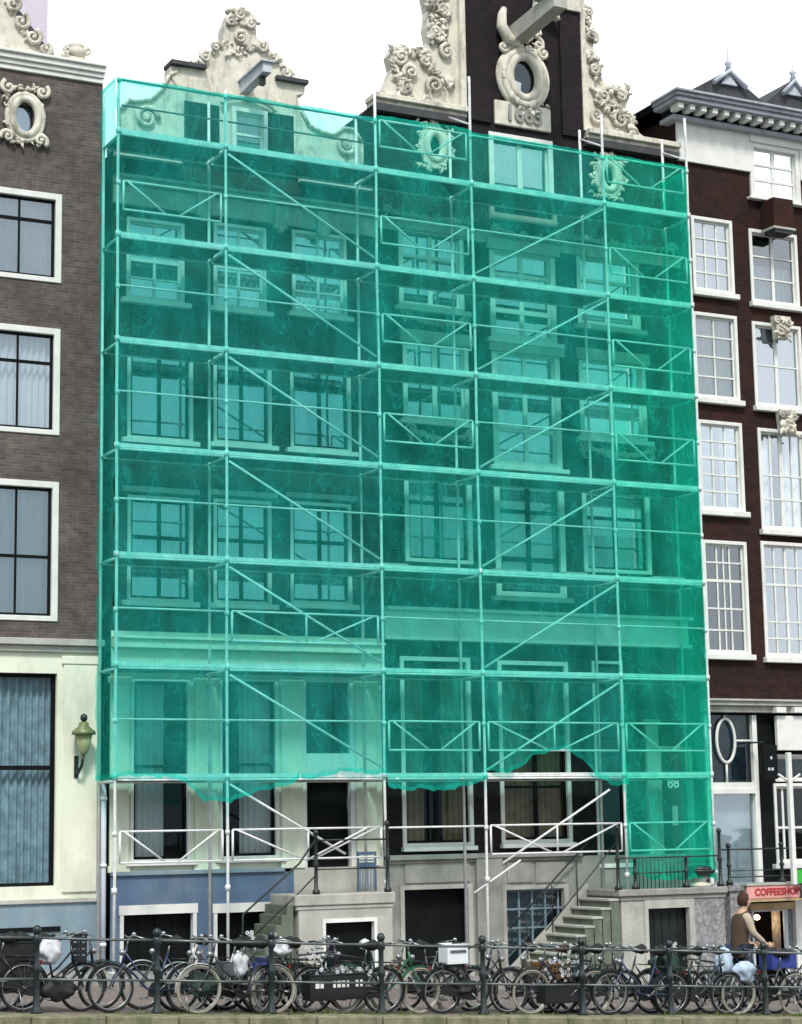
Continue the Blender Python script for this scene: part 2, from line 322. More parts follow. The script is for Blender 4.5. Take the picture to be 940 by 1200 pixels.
# ---------------------------------------------------------------- buildings
def house_shell(parent, X0, X1, Z0, Z1, holes, Y, m, depth=10, name='wall', rev=.24):
    mb = MB()
    xs = sorted(set([X0, X1]+[h[0] for h in holes]+[h[1] for h in holes])); zs = sorted(set([Z0, Z1]+[h[2] for h in holes]+[h[3] for h in holes]))
    xs = [x for x in xs if X0 <= x <= X1]; zs = [z for z in zs if Z0 <= z <= Z1]
    for a, b in zip(xs[:-1], xs[1:]):
        for c, d in zip(zs[:-1], zs[1:]):
            x, z = (a+b)/2, (c+d)/2
            if any(h[0] < x < h[1] and h[2] < z < h[3] for h in holes): continue
            mb.quad((a, Y, c), (b, Y, c), (b, Y, d), (a, Y, d))
    for a, b, c, d in holes:
        if b < X0 or a > X1: continue
        a, b, c, d = max(a, X0), min(b, X1), max(c, Z0), min(d, Z1)
        if d <= c: continue
        y2 = Y+rev
        mb.quad((a, Y, c), (a, Y, d), (a, y2, d), (a, y2, c)); mb.quad((b, Y, c), (b, y2, c), (b, y2, d), (b, Y, d))
        mb.quad((a, Y, c), (a, y2, c), (b, y2, c), (b, Y, c)); mb.quad((a, Y, d), (b, Y, d), (b, y2, d), (a, y2, d))
    if depth:
        e = Y+depth
        mb.quad((X0, Y, Z0), (X0, Y, Z1), (X0, e, Z1), (X0, e, Z0)); mb.quad((X1, Y, Z0), (X1, e, Z0), (X1, e, Z1), (X1, Y, Z1))
        mb.quad((X0, e, Z0), (X0, e, Z1), (X1, e, Z1), (X1, e, Z0)); mb.quad((X0, Y, Z1), (X1, Y, Z1), (X1, e, Z1), (X0, e, Z1))
    me_name = name
    b = len(mb.v)
    o = mb.build(me_name, m, parent)
    return o
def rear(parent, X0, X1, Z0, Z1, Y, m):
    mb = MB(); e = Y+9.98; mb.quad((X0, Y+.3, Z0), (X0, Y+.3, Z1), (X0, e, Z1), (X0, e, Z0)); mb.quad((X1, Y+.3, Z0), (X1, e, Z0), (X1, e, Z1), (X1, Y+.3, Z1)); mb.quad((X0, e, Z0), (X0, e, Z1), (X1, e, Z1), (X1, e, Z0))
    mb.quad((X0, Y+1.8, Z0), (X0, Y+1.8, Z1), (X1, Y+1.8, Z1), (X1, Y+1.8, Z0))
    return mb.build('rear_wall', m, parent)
def curtain_mesh(X0, X1, Z0, Z1, Y, amp=.045, wl=.13):
    mb = MB(); n = max(6, int((X1-X0)/.022)); vs = []; ph = rnd.uniform(0, 6)
    for i in range(n+1):
        x = X0+(X1-X0)*i/n; y = Y+amp*math.sin(x*6.283/wl+ph+1.3*math.sin(x*5+ph))
        vs += [(x, y, Z0), (x, y, Z1)]
    mb.add(vs, [(2*i, 2*i+2, 2*i+3, 2*i+1) for i in range(n)], True); return mb
def window(house, rect, Y, fr=.09, mv=(.5,), mh=(), frame='white', sash='white', cur='full', sill=True, bar=.045, sillw=.1, holes=None, glass='glass', fz=None, proud=.03, lab=None, curm='curtain', kind='window', siz=.11):
    X0, X1, Z0, Z1 = rect
    if holes is not None: holes.append((X0+.02, X1-.02, Z0+.02, Z1-.02))
    f = MB(); y0, y1 = Y-proud, Y+.13
    f.box(X0, X0+fr, y0, y1, Z0, Z1); f.box(X1-fr, X1, y0, y1, Z0, Z1); f.box(X0+fr, X1-fr, y0, y1, Z1-fr, Z1); f.box(X0+fr, X1-fr, y0, y1, Z0, Z0+fr*.8)
    F_ = f.build(kind, M[frame], house, bevel=.008)
    if lab: F_['label'] = lab
    a, b, c, d = X0+fr, X1-fr, Z0+fr*.8, Z1-fr
    s = MB(); e = .05 if sash != frame else .04; ys0, ys1 = Y+.05, Y+.095
    s.box(a, a+e, ys0, ys1, c, d); s.box(b-e, b, ys0, ys1, c, d); s.box(a+e, b-e, ys0, ys1, d-e, d); s.box(a+e, b-e, ys0, ys1, c, c+e)
    for t, *wd in [(q if isinstance(q, tuple) else (q,)) for q in mv]:
        wq = wd[0] if wd else bar; x = a+(b-a)*t; s.box(x-wq/2, x+wq/2, ys0+.003, ys1-.003, c+e, d-e)
    for t, *wd in [(q if isinstance(q, tuple) else (q,)) for q in mh]:
        wq = wd[0] if wd else bar; z = c+(d-c)*t; s.box(a+e, b-e, ys0-.006, ys1-.006, z-wq/2, z+wq/2)
    s.build('sash', M[sash], F_)
    MB().quad((a, Y+.075, c), (b, Y+.075, c), (b, Y+.075, d), (a, Y+.075, d)).build('pane', M[glass], F_)
    if cur == 'full': curtain_mesh(a-.05, b+.05, c-.05, d+.05, Y+.22).build('curtain', M[curm], F_)
    elif cur == 'pair':
        w3 = (b-a)*.36; curtain_mesh(a-.05, a+w3, c-.05, d+.05, Y+.22).build('curtain', M[curm], F_); curtain_mesh(b-w3, b+.05, c-.05, d+.05, Y+.22).build('curtain', M[curm], F_)
    elif cur == 'left': curtain_mesh(a-.05, a+(b-a)*.64, c-.05, d+.05, Y+.22).build('curtain', M[curm], F_)
    elif cur == 'right': curtain_mesh(a+(b-a)*.4, b+.05, c-.05, d+.05, Y+.22).build('curtain', M[curm], F_)
    elif cur == 'half': curtain_mesh(a-.05, b+.05, c-.05, c+(d-c)*.55, Y+.22).build('curtain', M[curm], F_)
    elif cur == 'top': MB().quad((a-.05, Y+.2, c+(d-c)*.45), (b+.05, Y+.2, c+(d-c)*.45), (b+.05, Y+.2, d+.05), (a-.05, Y+.2, d+.05)).build('blind', M[curm], F_)
    if sill: MB().box(X0-siz, X1+siz, Y-.13, Y+.02, Z0-sillw, Z0-.001).build('sill', M['white'] if frame == 'white' else M['stone_pale'], F_, bevel=.01)
    return F_
def curl(mb, cx, cz, Y, R0, r, turns=1.4, d=1, start=0., n=22):
    pts = []; rr = []
    for i in range(n+1):
        t = i/n; a = start+d*turns*6.283*t; q = R0*(1-t*.86)
        pts.append((cx+q*math.cos(a), Y-.03*t, cz+q*math.sin(a))); rr.append(r*(1-.5*t))
    mb.tube(pts, rr, 6)
    mb.ell(pts[-1], r*.9, r*.9, r*.9, 8, 5)
def leafy(mb, x0, z0, x1, z1, Y, n, s, rg):
    for i in range(n):
        t = rg.random(); x = x0+(x1-x0)*t+max(-.5, min(.5, rg.gauss(0, .33)))*s; z = z0+(z1-z0)*t+max(-.5, min(.5, rg.gauss(0, .33)))*s
        a = rg.uniform(0, 6.28); q = s*rg.uniform(.5, 1.2)
        if i % 3 == 0: mb.ell((x, Y, z), q*rg.uniform(.3, .7), q*.4, q*rg.uniform(.3, .7), 7, 5); continue
        pts = [(x, Y, z), (x+q*.5*math.cos(a), Y-q*.35, z+q*.5*math.sin(a)), (x+q*math.cos(a+.5), Y-q*.2, z+q*math.sin(a+.5))]
        mb.tube(pts, [q*.28, q*.24, q*.07], 6)
def ovalsurround(mb, cx, cz, rx, rz, Y, r, rg, n=26, bumps=True):
    pts = [(cx+rx*math.cos(6.283*k/n), Y, cz+rz*math.sin(6.283*k/n)) for k in range(n)]
    mb.tube(pts, r, 8, closed=True)
    pts = [(cx+(rx+r*1.3)*math.cos(6.283*k/n), Y+.02, cz+(rz+r*1.3)*math.sin(6.283*k/n)) for k in range(n)]
    mb.tube(pts, r*.75, 6, closed=True)
    if bumps:
        for k in range(14):
            a = 6.283*k/14+rg.uniform(-.1, .1); q = r*rg.uniform(.7, 1.2)
            x, z = cx+(rx+r*1.9)*math.cos(a), cz+(rz+r*1.9)*math.sin(a)
            curl(mb, x, z, Y, q*1.1, q*.45, 1.1, 1 if k % 2 else -1, a, 12)
YF = 1.15

# ---- grey brick house (left edge)
h0 = thing('brick_house', 'grey-brown brick house at the left edge with cream ground floor and carved oval', 'house', (-3.3, YF, 0))
holes = []
z00 = U(100, 757, YF)[1]; ztop0 = U(100, 96, YF)[1]
XR0 = .06; XL0 = -6.4
for (a, b, c, d, mh, st) in [(-26, 72, 222, 327, (.72,), 'full'), (-28, 70, 381, 507, (.70,), 'full'), (-30, 68, 562, 727, (.46,), 'full')]:
    rc = PR(a, b, c, d, YF)
    window(h0, rc, YF, .12, ((.5, .035),), tuple((q, .055) for q in mh), 'white', 'dark', st, False, holes=holes, glass='glass_mid')
    dx = 2.45
    window(h0, (rc[0]-dx, rc[1]-dx, rc[2], rc[3]), YF, .12, ((.5, .035),), tuple((q, .055) for q in mh), 'white', 'dark', st, False, holes=holes, glass='glass_mid')
ov = PR(14, 44, 116, 160, YF); ocx, ocz = (ov[0]+ov[1])/2, (ov[2]+ov[3])/2
house_shell(h0, XL0, XR0, z00, ztop0, holes+[(ocx-.17, ocx+.17, ocz-.27, ocz+.27)], YF, M['brick_grey'])
rg = random.Random(3); mb = MB(); ovalsurround(mb, ocx, ocz, .25, .36, YF-.05, .075, rg, bumps=False)
e = PR(2, 54, 99, 171, YF)
for (x, z, dd, st) in [(e[0]+.1, e[3]-.12, 1, 2), (e[1]-.1, e[3]-.12, -1, 1), (e[0]+.1, e[2]+.12, -1, 3.5), (e[1]-.12, e[2]+.12, 1, 5.5)]:
    curl(mb, x, z, YF-.06, .14, .05, 1.2, dd, st)
leafy(mb, e[0]+.15, e[3]-.08, e[1]-.15, e[3]-.08, YF-.05, 14, .11, rg); leafy(mb, e[0]+.1, e[2]+.05, e[1]-.1, e[2]+.05, YF-.05, 14, .11, rg)
leafy(mb, e[0]+.07, e[2]+.1, e[0]+.07, e[3]-.1, YF-.04, 12, .1, rg); leafy(mb, e[1]-.08, e[2]+.1, e[1]-.08, e[3]-.1, YF-.04, 12, .1, rg)
owin = mb.build('oval_window', M['stone_white'], h0)
MB().prism([(ocx+.2*math.cos(k*.3142), ocz+.3*math.sin(k*.3142)) for k in range(20)], YF+.1, YF+.11).build('pane', M['glass'], owin)
MB().box(ocx-.2, ocx+.2, YF+.2, YF+.21, ocz-.35, ocz+.2).build('curtain', M['curtain'], owin)
# cornice
zc0 = U(60, 92, YF)[1]; mb = MB()
for dz0, dz1, pr_ in [(0, .1, .05), (.1, .19, .09), (.19, .3, .14), (.3, .36, .19)]: mb.box(XL0, XR0+pr_*.15, YF-pr_, YF+.2, ztop0+dz0, ztop0+dz1)
mb.build('cornice', M['white'], h0, bevel=.012)
# white scrolled gable rising to the left
zt = ztop0+.36
pts = [U(62, 66, YF), U(52, 57, YF), U(38, 48, YF), U(28, 36, YF), U(20, 20, YF), U(14, 5, YF), U(4, -14, YF), U(-14, -34, YF)]
gl = pts+[(-3.2, 20.6), (-5.6, 18.9), (XL0+.5, zt), (pts[0][0]+.3, zt)]
gb = MB().prism(gl[::-1], YF+.0, YF+.3).build('gable', M['stone_white'], h0)
mb = MB()
for (x, y, r_) in [(14, 6, .16), (24, 26, .17), (38, 44, .17), (52, 58, .13), (72, 66, .1)]:
    X, Z = U(x, y, YF); curl(mb, X, Z, YF-.04, r_, .055, 1.3, -1, 1.2)
for i in range(len(pts)-1): leafy(mb, pts[i][0], pts[i][1], pts[i+1][0], pts[i+1][1], YF, 8, .12, rg)
mb.build('scrollwork', M['carved'], gb)
X, Z = U(92, 62, YF); mb = MB().box(X-.2, X+.2, YF+0, YF+.35, Z-.3, Z-.08); mb.lathe(X, YF+.17, [(.05, Z-.08), (.18, Z), (.22, Z+.1), (.1, Z+.14), (.16, Z+.2), (.02, Z+.26)], 12)
curl(mb, X+.2, Z+.12, YF+.1, .1, .035, 1, 1, 3); curl(mb, X-.2, Z+.1, YF+.1, .1, .035, 1, -1, 0)
mb.build('urn', M['stone_white'], h0)
# ground floor
gz0 = U(60, 1053, YF)[1]; gh = []
rc = PR(-60, 66, 787, 1041, YF); zg1 = z00
gw = window(h0, rc, YF+.02, .05, (), ((.555, .08),), 'dark', 'dark', 'full', False, holes=gh, curm='curtain_grey', proud=-.02, glass='glass_low')
window(h0, (rc[0]-2.6, rc[1]-2.6, rc[2], rc[3]), YF+.02, .05, (), ((.6, .08),), 'dark', 'dark', 'full', False, holes=gh, curm='curtain_grey', proud=-.02, glass='glass_low')
house_shell(h0, XL0, XR0-.01, gz0, zg1+.02, gh, YF-.06, M['cream'], 0, 'ground_floor_wall', .3)
mb = MB(); mb.box(XL0, XR0+.05, YF-.22, YF, z00-.02, z00+.1); mb.box(XL0, XR0+.0, YF-.14, YF-.05, z00-.14, z00-.02); mb.build('cornice', M['stone_pale'], h0, bevel=.01)
mb = MB(); px = PR(72, 112, 800, 1040, YF); mb.box(px[0], px[1], YF-.1, YF-.055, gz0+.1, z00-.35); mb.box(px[0]-.04, px[1]+.04, YF-.12, YF-.055, z00-.35, z00-.2)
mb.build('pilaster', M['cream'], h0, bevel=.01)
cw = PR(-70, 38, 1100, 1150, YF); bh_ = [(cw[0], cw[1], cw[2]-.6, cw[3]-.12)]
house_shell(h0, XL0, XR0+.03, -1, gz0-.08, bh_, YF-.12, M['blue_pale'], 0, 'base_wall', .3)
MB().box(XL0, XR0+.05, YF-.17, YF, gz0-.08, gz0).build('base_ledge', M['stone_pale'], h0, bevel=.01)
f = MB().box(cw[0]-.05, cw[1]+.02, YF-.17, YF-.05, cw[3]-.12, cw[3]).build('cellar_window', M['white'], h0)
MB().box(cw[0], cw[1], YF+.08, YF+.1, cw[2]-.6, cw[3]-.12).build('pane', M['dark'], f)  # opaque near-black sheet, the gloom of the cellar opening as colour
x0, x1, a, b = PR(-80, 68, 1088, 1094, YF); MB().box(x0, x1, YF-.15, YF-.11, a, b).build('vent_slot', M['dark'], h0)
MB().prism([(XL0, ztop0), (XR0-.1, ztop0), ((XL0+XR0)/2, 21)], YF+.8, YF+10).build('roof', M['roof'], h0)
# lilac block behind
x0, x1, a, b = PR(18, 56, -60, 52, 4.5)
th = thing('chimney_block', 'plain lilac rendered block rising behind the gable of the grey brick house', 'chimney', ((x0+x1)/2, 4.8, 16))
MB().box(x0, x1, 4.5, 6, 16, b+.6).build('stack', M['lilac'], th); MB().box(x0-.08, x1+.08, 4.42, 6.08, b+.6, b+.75).build('cap', M['stone_pale'], th)

rear(h0, XL0+.01, XR0-.02, -1, z00, YF, M['interior'])
# ---- brown brick house with neck gable (left behind the net)
X10, X11 = .27, 5.88
h1 = thing('brick_house', 'brown brick house with white gable and blue base behind the net', 'house', (3, YF, 0))
holes = []; zw1 = 16.0; zc1 = U(200, 742, YF)[1]
rows = [[(148, 216, 258, 353), (250, 312, 264, 363), (342, 406, 273, 369)], [(149, 226, 406, 516), (250, 318, 416, 521), (340, 411, 424, 528)], [(149, 226, 582, 705), (250, 318, 586, 708), (340, 412, 589, 708)]]
for ri, row in enumerate(rows):
    for ci, (a, b, c, d) in enumerate(row):
        mh = [(.5, .07), (.74, .07), (.62, .07)][ri]
        mhh = (mh, ) if ri else (mh, (.26, .03))
        window(h1, PR(a, b, c, d, YF), YF, .07, ((.5, .07 if ri else .05),), mhh, 'white', 'dark' if ri else 'white', ['full', 'full', 'full'][ri] if (ri, ci) != (1, 2) else 'pair', True, holes=holes, glass='glass_sky')
        if ri == 2:
            X0, X1, Z0, Z1 = PR(a, b, c, d, YF); MB().box(X0-.1, X1+.1, YF-.1, YF-.001, Z1+.06, Z1+.16).build('lintel', M['stone_pale'], h1)
house_shell(h1, X10, X11, zc1, zw1, holes, YF, M['brick_brown'])
mb = MB(); z = U(180, 245, YF)[1]; z2 = U(180, 222, YF)[1]
mb.box(X10, X11, YF-.1, YF-.002, z, z2); mb.box(X10, X11, YF-.2, YF-.002, z2, z2+.1); mb.box(X10-.0, X11, YF-.28, YF-.002, z2+.1, z2+.16); mb.build('frieze', M['stone_pale'], h1, bevel=.01)
for x, y in [(235, 247), (325, 262), (375, 268)]:
    X, Z = U(x, y, YF); mb = MB().box(X-.13, X+.13, YF-.2, YF-.1, Z-.15, Z+.3); mb.ell((X, YF-.15, Z-.17), .09, .09, .09); mb.build('bracket', M['stone_pale'], h1)
MB().box(X10-.02, X11, YF-.06, YF+.3, zw1, zw1+.16).build('coping', M['stone_pale'], h1)
for a, b in ((X10, 1.62), (4.15, 5.75)): MB().box(a, b, YF-.2, YF-.061, zw1-.12, zw1+.02).build('eaves_moulding', M['white'], h1)
# gable
YG = YF+.02
gp = [(207, 178), (207, 100), (199, 88), (200, 76), (238, 81), (243, 66), (252, 56), (262, 52), (263, 30), (270, 14), (290, 10), (299, 18), (301, 44), (313, 52), (324, 68), (335, 84), (347, 94), (358, 99), (357, 110), (348, 112), (349, 200)]
gpw = [U(x, y, YG) for x, y in gp]
x0, x1, a, b = PR(216, 257, 121, 162, YG); q0, q1, c, d = PR(312, 344, 134, 172, YG); w0, w1, e, f = PR(272, 307, 135, 172, YG)
gb = MB().prism(gpw, YG, YG+.35).build('neck_gable', M['stone_white'], h1, bevel=.015)
for r_ in ((x0, x1, zw1+.18, b), (q0, q1, zw1+.18, d)): MB().box(r_[0], r_[1], YG-.012, YG+.1, r_[2], r_[3]).build('brick_panel', M['brick_dark'], gb)
W = window(h1, (w0-.06, w1+.06, zw1+.2, f+.08), YG-.13, .09, (), (.5,), 'white', 'white', 'half', False, proud=.04, kind='attic_window')
mb = MB(); n = 12; cx = (w0+w1)/2; pts = [(cx+(w1-w0+.5)/2*math.cos(math.pi*k/n), YG-.1, f+.12+.2*math.sin(math.pi*k/n)) for k in range(n+1)]; mb.tube(pts, .05, 6); mb.build('arched_hood', M['stone_white'], gb)
mb = MB()
for (a, b, c, d) in [(199, 240, 73, 82), (322, 359, 91, 100)]:
    X0, X1, Z0, Z1 = PR(a, b, c, d, YG); s_ = (U(b, d+2, YG)[1]-U(a, c+4, YG)[1])
    MB().box(X0, X1, YG-.12, YG+.35, Z0+.05, Z0+.13).build('lead_ledge', M['lead'], gb)
mb = MB(); rg = random.Random(5)
for (x, y, r_, dd) in [(270, 26, .12, 1), (292, 28, .12, -1), (281, 18, .13, 1), (240, 68, .12, 1), (252, 56, .1, 1), (306, 55, .13, -1), (318, 68, .12, -1), (334, 86, .12, -1), (281, 45, .14, 1)]:
    X, Z = U(x, y, YG); curl(mb, X, Z, YG-.05, r_, .045, 1.3, dd, 1)
for (a, b, c, d, n_) in [(264, 24, 300, 28, 26), (262, 50, 302, 58, 26), (265, 62, 305, 66, 14), (302, 50, 345, 92, 30), (262, 52, 225, 76, 18)]:
    p, q = U(a, b, YG), U(c, d, YG); leafy(mb, p[0], p[1], q[0], q[1], YG-.02, n_, .11, rg)
mb.build('carving', M['carved'], gb)
# flat pediment cap over the crown
X, Z = U(281, 12, YG); mb = MB(); mb.ell((X, YG+.1, Z-.02), .28, .2, .09, 14, 6); mb.build('shell_cap', M['stone_white'], gb)
# claw pieces left and right
for (ps, cen, rr_, dd, lab) in [([(143, 158), (142, 128), (150, 117), (163, 119), (178, 116), (190, 104), (198, 88), (207, 84), (207, 168)], (172, 138), .24, 1, 'left'), ([(349, 108), (354, 130), (362, 146), (375, 154), (392, 158), (402, 150), (415, 152), (424, 166), (424, 205), (349, 195)], (405, 170), .2, -1, 'right')]:
    pw = [U(x, y, YG) for x, y in ps]; pw = [(x, max(z, zw1+.17)) for x, z in pw]
    c = MB().prism(pw, YG+.03, YG+.22).build('claw_stone', M['stone_white'], gb)
    mb = MB(); X, Z = U(*cen, YG); curl(mb, X, Z, YG-.0, rr_, .06, 1.7, dd, 0, 30); mb.ell((X, YG, Z), .1, .08, .1)
    for i in range(1, len(pw)-2): mb.tube([(pw[i][0], YG, pw[i][1]), (pw[i+1][0], YG, pw[i+1][1])], .04, 6)
    mb.build('volute', M['carved'], c)
# hoist beam pointing at the viewer, with hook block
X, Z = U(286, 106, YG); mb = MB(); mb.add([(X-.09, YG, Z-.08), (X+.09, YG, Z-.08), (X+.09, YG, Z+.16), (X-.09, YG, Z+.16), (X-.09, YG-1.2, Z-.04), (X+.09, YG-1.2, Z-.04), (X+.09, YG-1.2, Z+.16), (X-.09, YG-1.2, Z+.16)],
    [(0, 1, 2, 3), (7, 6, 5, 4), (0, 4, 5, 1), (1, 5, 6, 2), (2, 6, 7, 3), (3, 7, 4, 0)])
mb.box(X-.14, X+.14, YG-1.25, YG+.02, Z+.16, Z+.19)
hb = mb.build('hoist_beam', M['bluegrey_wood'], h1); MB().box(X-.05, X+.05, YG-1.0, YG-.88, Z-.22, Z-.05).build('hook_block', M['black'], hb)
MB().prism([(X10, zw1), (X11, zw1), ((X10+X11)/2, 17.9)], YF+.4, YF+10).build('roof', M['roof'], h1)
# ground floor
gh = []; zb1 = U(240, 1020, YF)[1]; YB = YF-.08
for (a, b, c, d, cu) in [(153, 223, 795, 1010, 'left'), (257, 326, 795, 1006, 'right')]:
    F_ = window(h1, PR(a, b, c, d, YB), YB, .06, (), ((.52, .05),), 'white', 'dark', cu, True, holes=gh, curm='curtain', sillw=.07, glass='glass_low')
dr = PR(356, 413, 795, 1050, YB)
gh.append((dr[0], dr[1], dr[2]-.1, dr[3]))
F_ = MB(); F_.box(dr[0]-.05, dr[0]+.05, YB-.03, YB+.1, dr[2], dr[3]); F_.box(dr[1]-.05, dr[1]+.05, YB-.03, YB+.1, dr[2], dr[3]); F_.box(dr[0]+.05, dr[1]-.05, YB-.03, YB+.1, dr[3]-.08, dr[3])
zt0, zt1 = U(385, 912, YB)[1], U(385, 883, YB)[1]; F_.box(dr[0]+.05, dr[1]-.05, YB-.06, YB+.1, zt0, zt1)
F_ = F_.build('front_door', M['white'], h1)
MB().quad((dr[0], YB+.08, zt1), (dr[1], YB+.08, zt1), (dr[1], YB+.08, dr[3]), (dr[0], YB+.08, dr[3])).build('pane', M['glass_dim'], F_)
mb = MB(); mb.box(dr[0]+.05, dr[1]-.05, YB+.16, YB+.2, dr[2], zt0); xm = (dr[0]+dr[1])/2
for (a, b) in [(dr[2]+.15, dr[2]+.9), (dr[2]+1.05, zt0-.15)]: mb.box(dr[0]+.2, dr[1]-.2, YB+.14, YB+.16, a, b)
dl = mb.build('leaf', M['dark'], F_)  # door leaf coloured near black for the dark void of the doorway
house_shell(h1, X10, X11-.05, zb1, zc1+.01, gh, YB, M['cream'], 0, 'ground_floor_wall', .32)
for i, (a, b) in enumerate([(128, 150), (228, 254), (329, 353), (416, 440)]):
    X0, X1, _, _ = PR(a, b, 800, 1010, YB); mb = MB(); zq = U(240, 795, YB)[1]
    mb.box(X0, X1, YB-.06, YB-.002, zb1+.12, zq-.12); mb.box(X0-.04, X1+.04, YB-.09, YB-.002, zq-.12, zq); mb.box(X0-.03, X1+.03, YB-.08, YB-.002, zb1, zb1+.12); mb.build('pilaster', M['cream'], h1, bevel=.008)
mb = MB(); za, zb_, zc_ = U(240, 786, YB)[1], U(240, 762, YB)[1], U(240, 752, YB)[1]
mb.box(X10, X11-.05, YB-.1, YB-.002, za-.1, za); mb.box(X10, X11-.05, YB-.05, YB-.002, za, zb_); mb.box(X10, X11-.05, YB-.2, YB-.002, zb_, zc_); mb.box(X10, X11-.05, YB-.26, YB-.002, zc_, zc_+.05)
mb.build('entablature', M['cream'], h1, bevel=.008)
bh1 = []; YB2 = YF-.14
for (a, b, c, d) in [(140, 230, 1062, 1150), (250, 316, 1060, 1150)]:
    rc = PR(a, b, c, d, YB2); bh1.append((rc[0]+.03, rc[1]-.03, rc[2], rc[3]-.03))
    mb = MB(); mb.box(rc[0], rc[0]+.07, YB2-.03, YB2+.1, rc[2]-.2, rc[3]-.14); mb.box(rc[1]-.07, rc[1], YB2-.03, YB2+.1, rc[2]-.2, rc[3]-.14); mb.box(rc[0]-.02, rc[1]+.02, YB2-.04, YB2+.1, rc[3]-.14, rc[3]+.03)
    F_ = mb.build('cellar_window', M['white'], h1)
    mb = MB().box(rc[0]+.07, rc[1]-.07, YB2+.2, YB2+.24, rc[2]-.3, rc[3])
    for k in range(5): mb.box(rc[0]+.1+k*(rc[1]-rc[0]-.2)/4, rc[0]+.12+k*(rc[1]-rc[0]-.2)/4, YB2+.18, YB2+.2, rc[2], rc[3])
    mb.build('grille', M['dark'], F_)
house_shell(h1, X10, 3.9, -1, zb1-.06, bh1, YB2, M['blue'], 0, 'base_wall', .3)
house_shell(h1, 3.9, X11-.05, -1, zb1-.001, [], YB2+.01, M['stone_pale'], 0, 'base_wall', .3)['label'] = 'pale stone base beside the stoop'
MB().box(X10, 3.7, YF-.2, YF-.06, zb1-.06, zb1+.02).build('base_ledge', M['blue_pale'], h1, bevel=.01)
rear(h1, X10+.01, X11-.06, -1, zc1, YF, M['interior'])
# down pipe between the two left houses
pz = thing('drain_pipe', 'pale grey drain pipe running down between the grey brick house and the cream ground floor', 'pipe', (.08, YF-.2, GZ(0)))
MB().tube([(.1, YF-.24, GZ(0)), (.1, YF-.24, 3.95)], .05, 10).build('pipe', M['bluegrey_wood'], pz)
for z in (1.0, 2.4, 3.6): MB().tube([(.1, YF-.24, z), (.1, YF-.24, z+.06)], .065, 10).build('bracket', M['steel'], pz)

# ---- dark double house with tall neck gable
X20, X21 = 5.9, 13.42
h2 = thing('brick_house', 'dark brick house with tall neck gable and white claw stones behind the net', 'house', (9.6, YF, 0))
holes = []; zw2 = U(500, 133, YF)[1]; zc2 = U(620, 722, YF)[1]
cols = {0: [(467, 543, 268, 362), (472, 549, 398, 494), (474, 553, 550, 660)], 1: [(574, 651, 292, 400), (577, 657, 410, 548), (580, 662, 560, 700)], 2: [(676, 749, 300, 384), (679, 757, 420, 515), (683, 762, 572, 672)]}
for ci in range(3):
    for ri in range(3):
        a, b, c, d = cols[ci][ri]; rc = PR(a, b, c, d, YF)
        mhh = ((.66, .07),) if ci != 1 else ((.3, .1), (.74, .08))
        window(h2, rc, YF, .1 if ci != 1 else .13, ((.5, .1),), mhh, 'white', 'dark' if ri == 2 else 'white', ['full', 'top', 'full'][(ri+ci) % 3], ri != 2 or ci == 1, holes=holes, glass='glass_sky' if ri != 2 else 'glass')
        if ri < 2:
            MB().box(rc[0]-.08, rc[1]+.08, YF-.1, YF-.035, rc[3]-.1, rc[3]+.14).build('lintel', M['stone_pale'], h2)
a0 = PR(573, 648, 160, 232, YF); window(h2, a0, YF, .12, ((.5, .12),), (), 'white', 'white', 'full', False, holes=holes, glass='glass_sky')
ovs = []
for (a, b, c, d) in [(490, 527, 152, 193), (693, 730, 187, 230)]:
    rc = PR(a, b, c, d, YF); cx, cz = (rc[0]+rc[1])/2, (rc[2]+rc[3])/2; holes.append((cx-.13, cx+.13, cz-.22, cz+.22)); ovs.append((cx, cz))
house_shell(h2, X20, X21, zc2-.3, zw2, holes, YF, M['brick_dark'])
rg = random.Random(9)
for cx, cz in ovs:
    mb = MB(); ovalsurround(mb, cx, cz, .2, .3, YF-.05, .09, rg)
    leafy(mb, cx-.4, cz+.45, cx+.4, cz+.45, YF-.05, 16, .12, rg); leafy(mb, cx-.4, cz-.45, cx+.4, cz-.45, YF-.05, 16, .12, rg)
    mb.build('oval_window', M['stone_white'], h2)
# carved friezes / garlands behind the net
def garland(x0, y0, x1, y1, sag, n, s, name='garland'):
    p, q = U(x0, y0, YF), U(x1, y1, YF); mb = MB(); zz = max(p[1], q[1])
    pts = [(p[0]+(q[0]-p[0])*t/12, YF-.08, (p[1]+q[1])/2-sag*math.sin(math.pi*t/12)) for t in range(13)]
    mb.tube(pts, s*.45, 7)
    for t in range(12): leafy(mb, pts[t][0], pts[t][2], pts[t+1][0], pts[t+1][2], YF-.1, n, s, rg)
    for e in (pts[0], pts[-1]): curl(mb, e[0], e[2]+.02, YF-.08, s*1.1, s*.35, 1.2, 1, 0, 14); leafy(mb, e[0], e[2], e[0], e[2]-sag*1.6, YF-.08, 8, s, rg)
    mb.build(name, M['stone_pale'], h2)
garland(474, 368, 543, 380, .12, 4, .1); garland(478, 502, 551, 512, .14, 4, .11); garland(682, 523, 760, 530, .14, 4, .11)
garland(578, 268, 652, 285, .05, 5, .12, 'carved_frieze'); garland(660, 272, 785, 298, .08, 4, .12, 'carved_frieze'); garland(452, 248, 548, 262, .05, 4, .1, 'carved_frieze')
x0, x1, a, b = PR(573, 650, 238, 262, YF); mb = MB(); mb.box(x0, x1, YF-.1, YF-.002, b-.12, b); mb.box(x0, x1, YF-.1, YF-.002, a, a+.14); mb.box(x0, x0+.08, YF-.1, YF-.002, a+.14, b-.12); mb.box(x1-.08, x1, YF-.1, YF-.002, a+.14, b-.12); mb.build('panel_moulding', M['stone_pale'], h2)
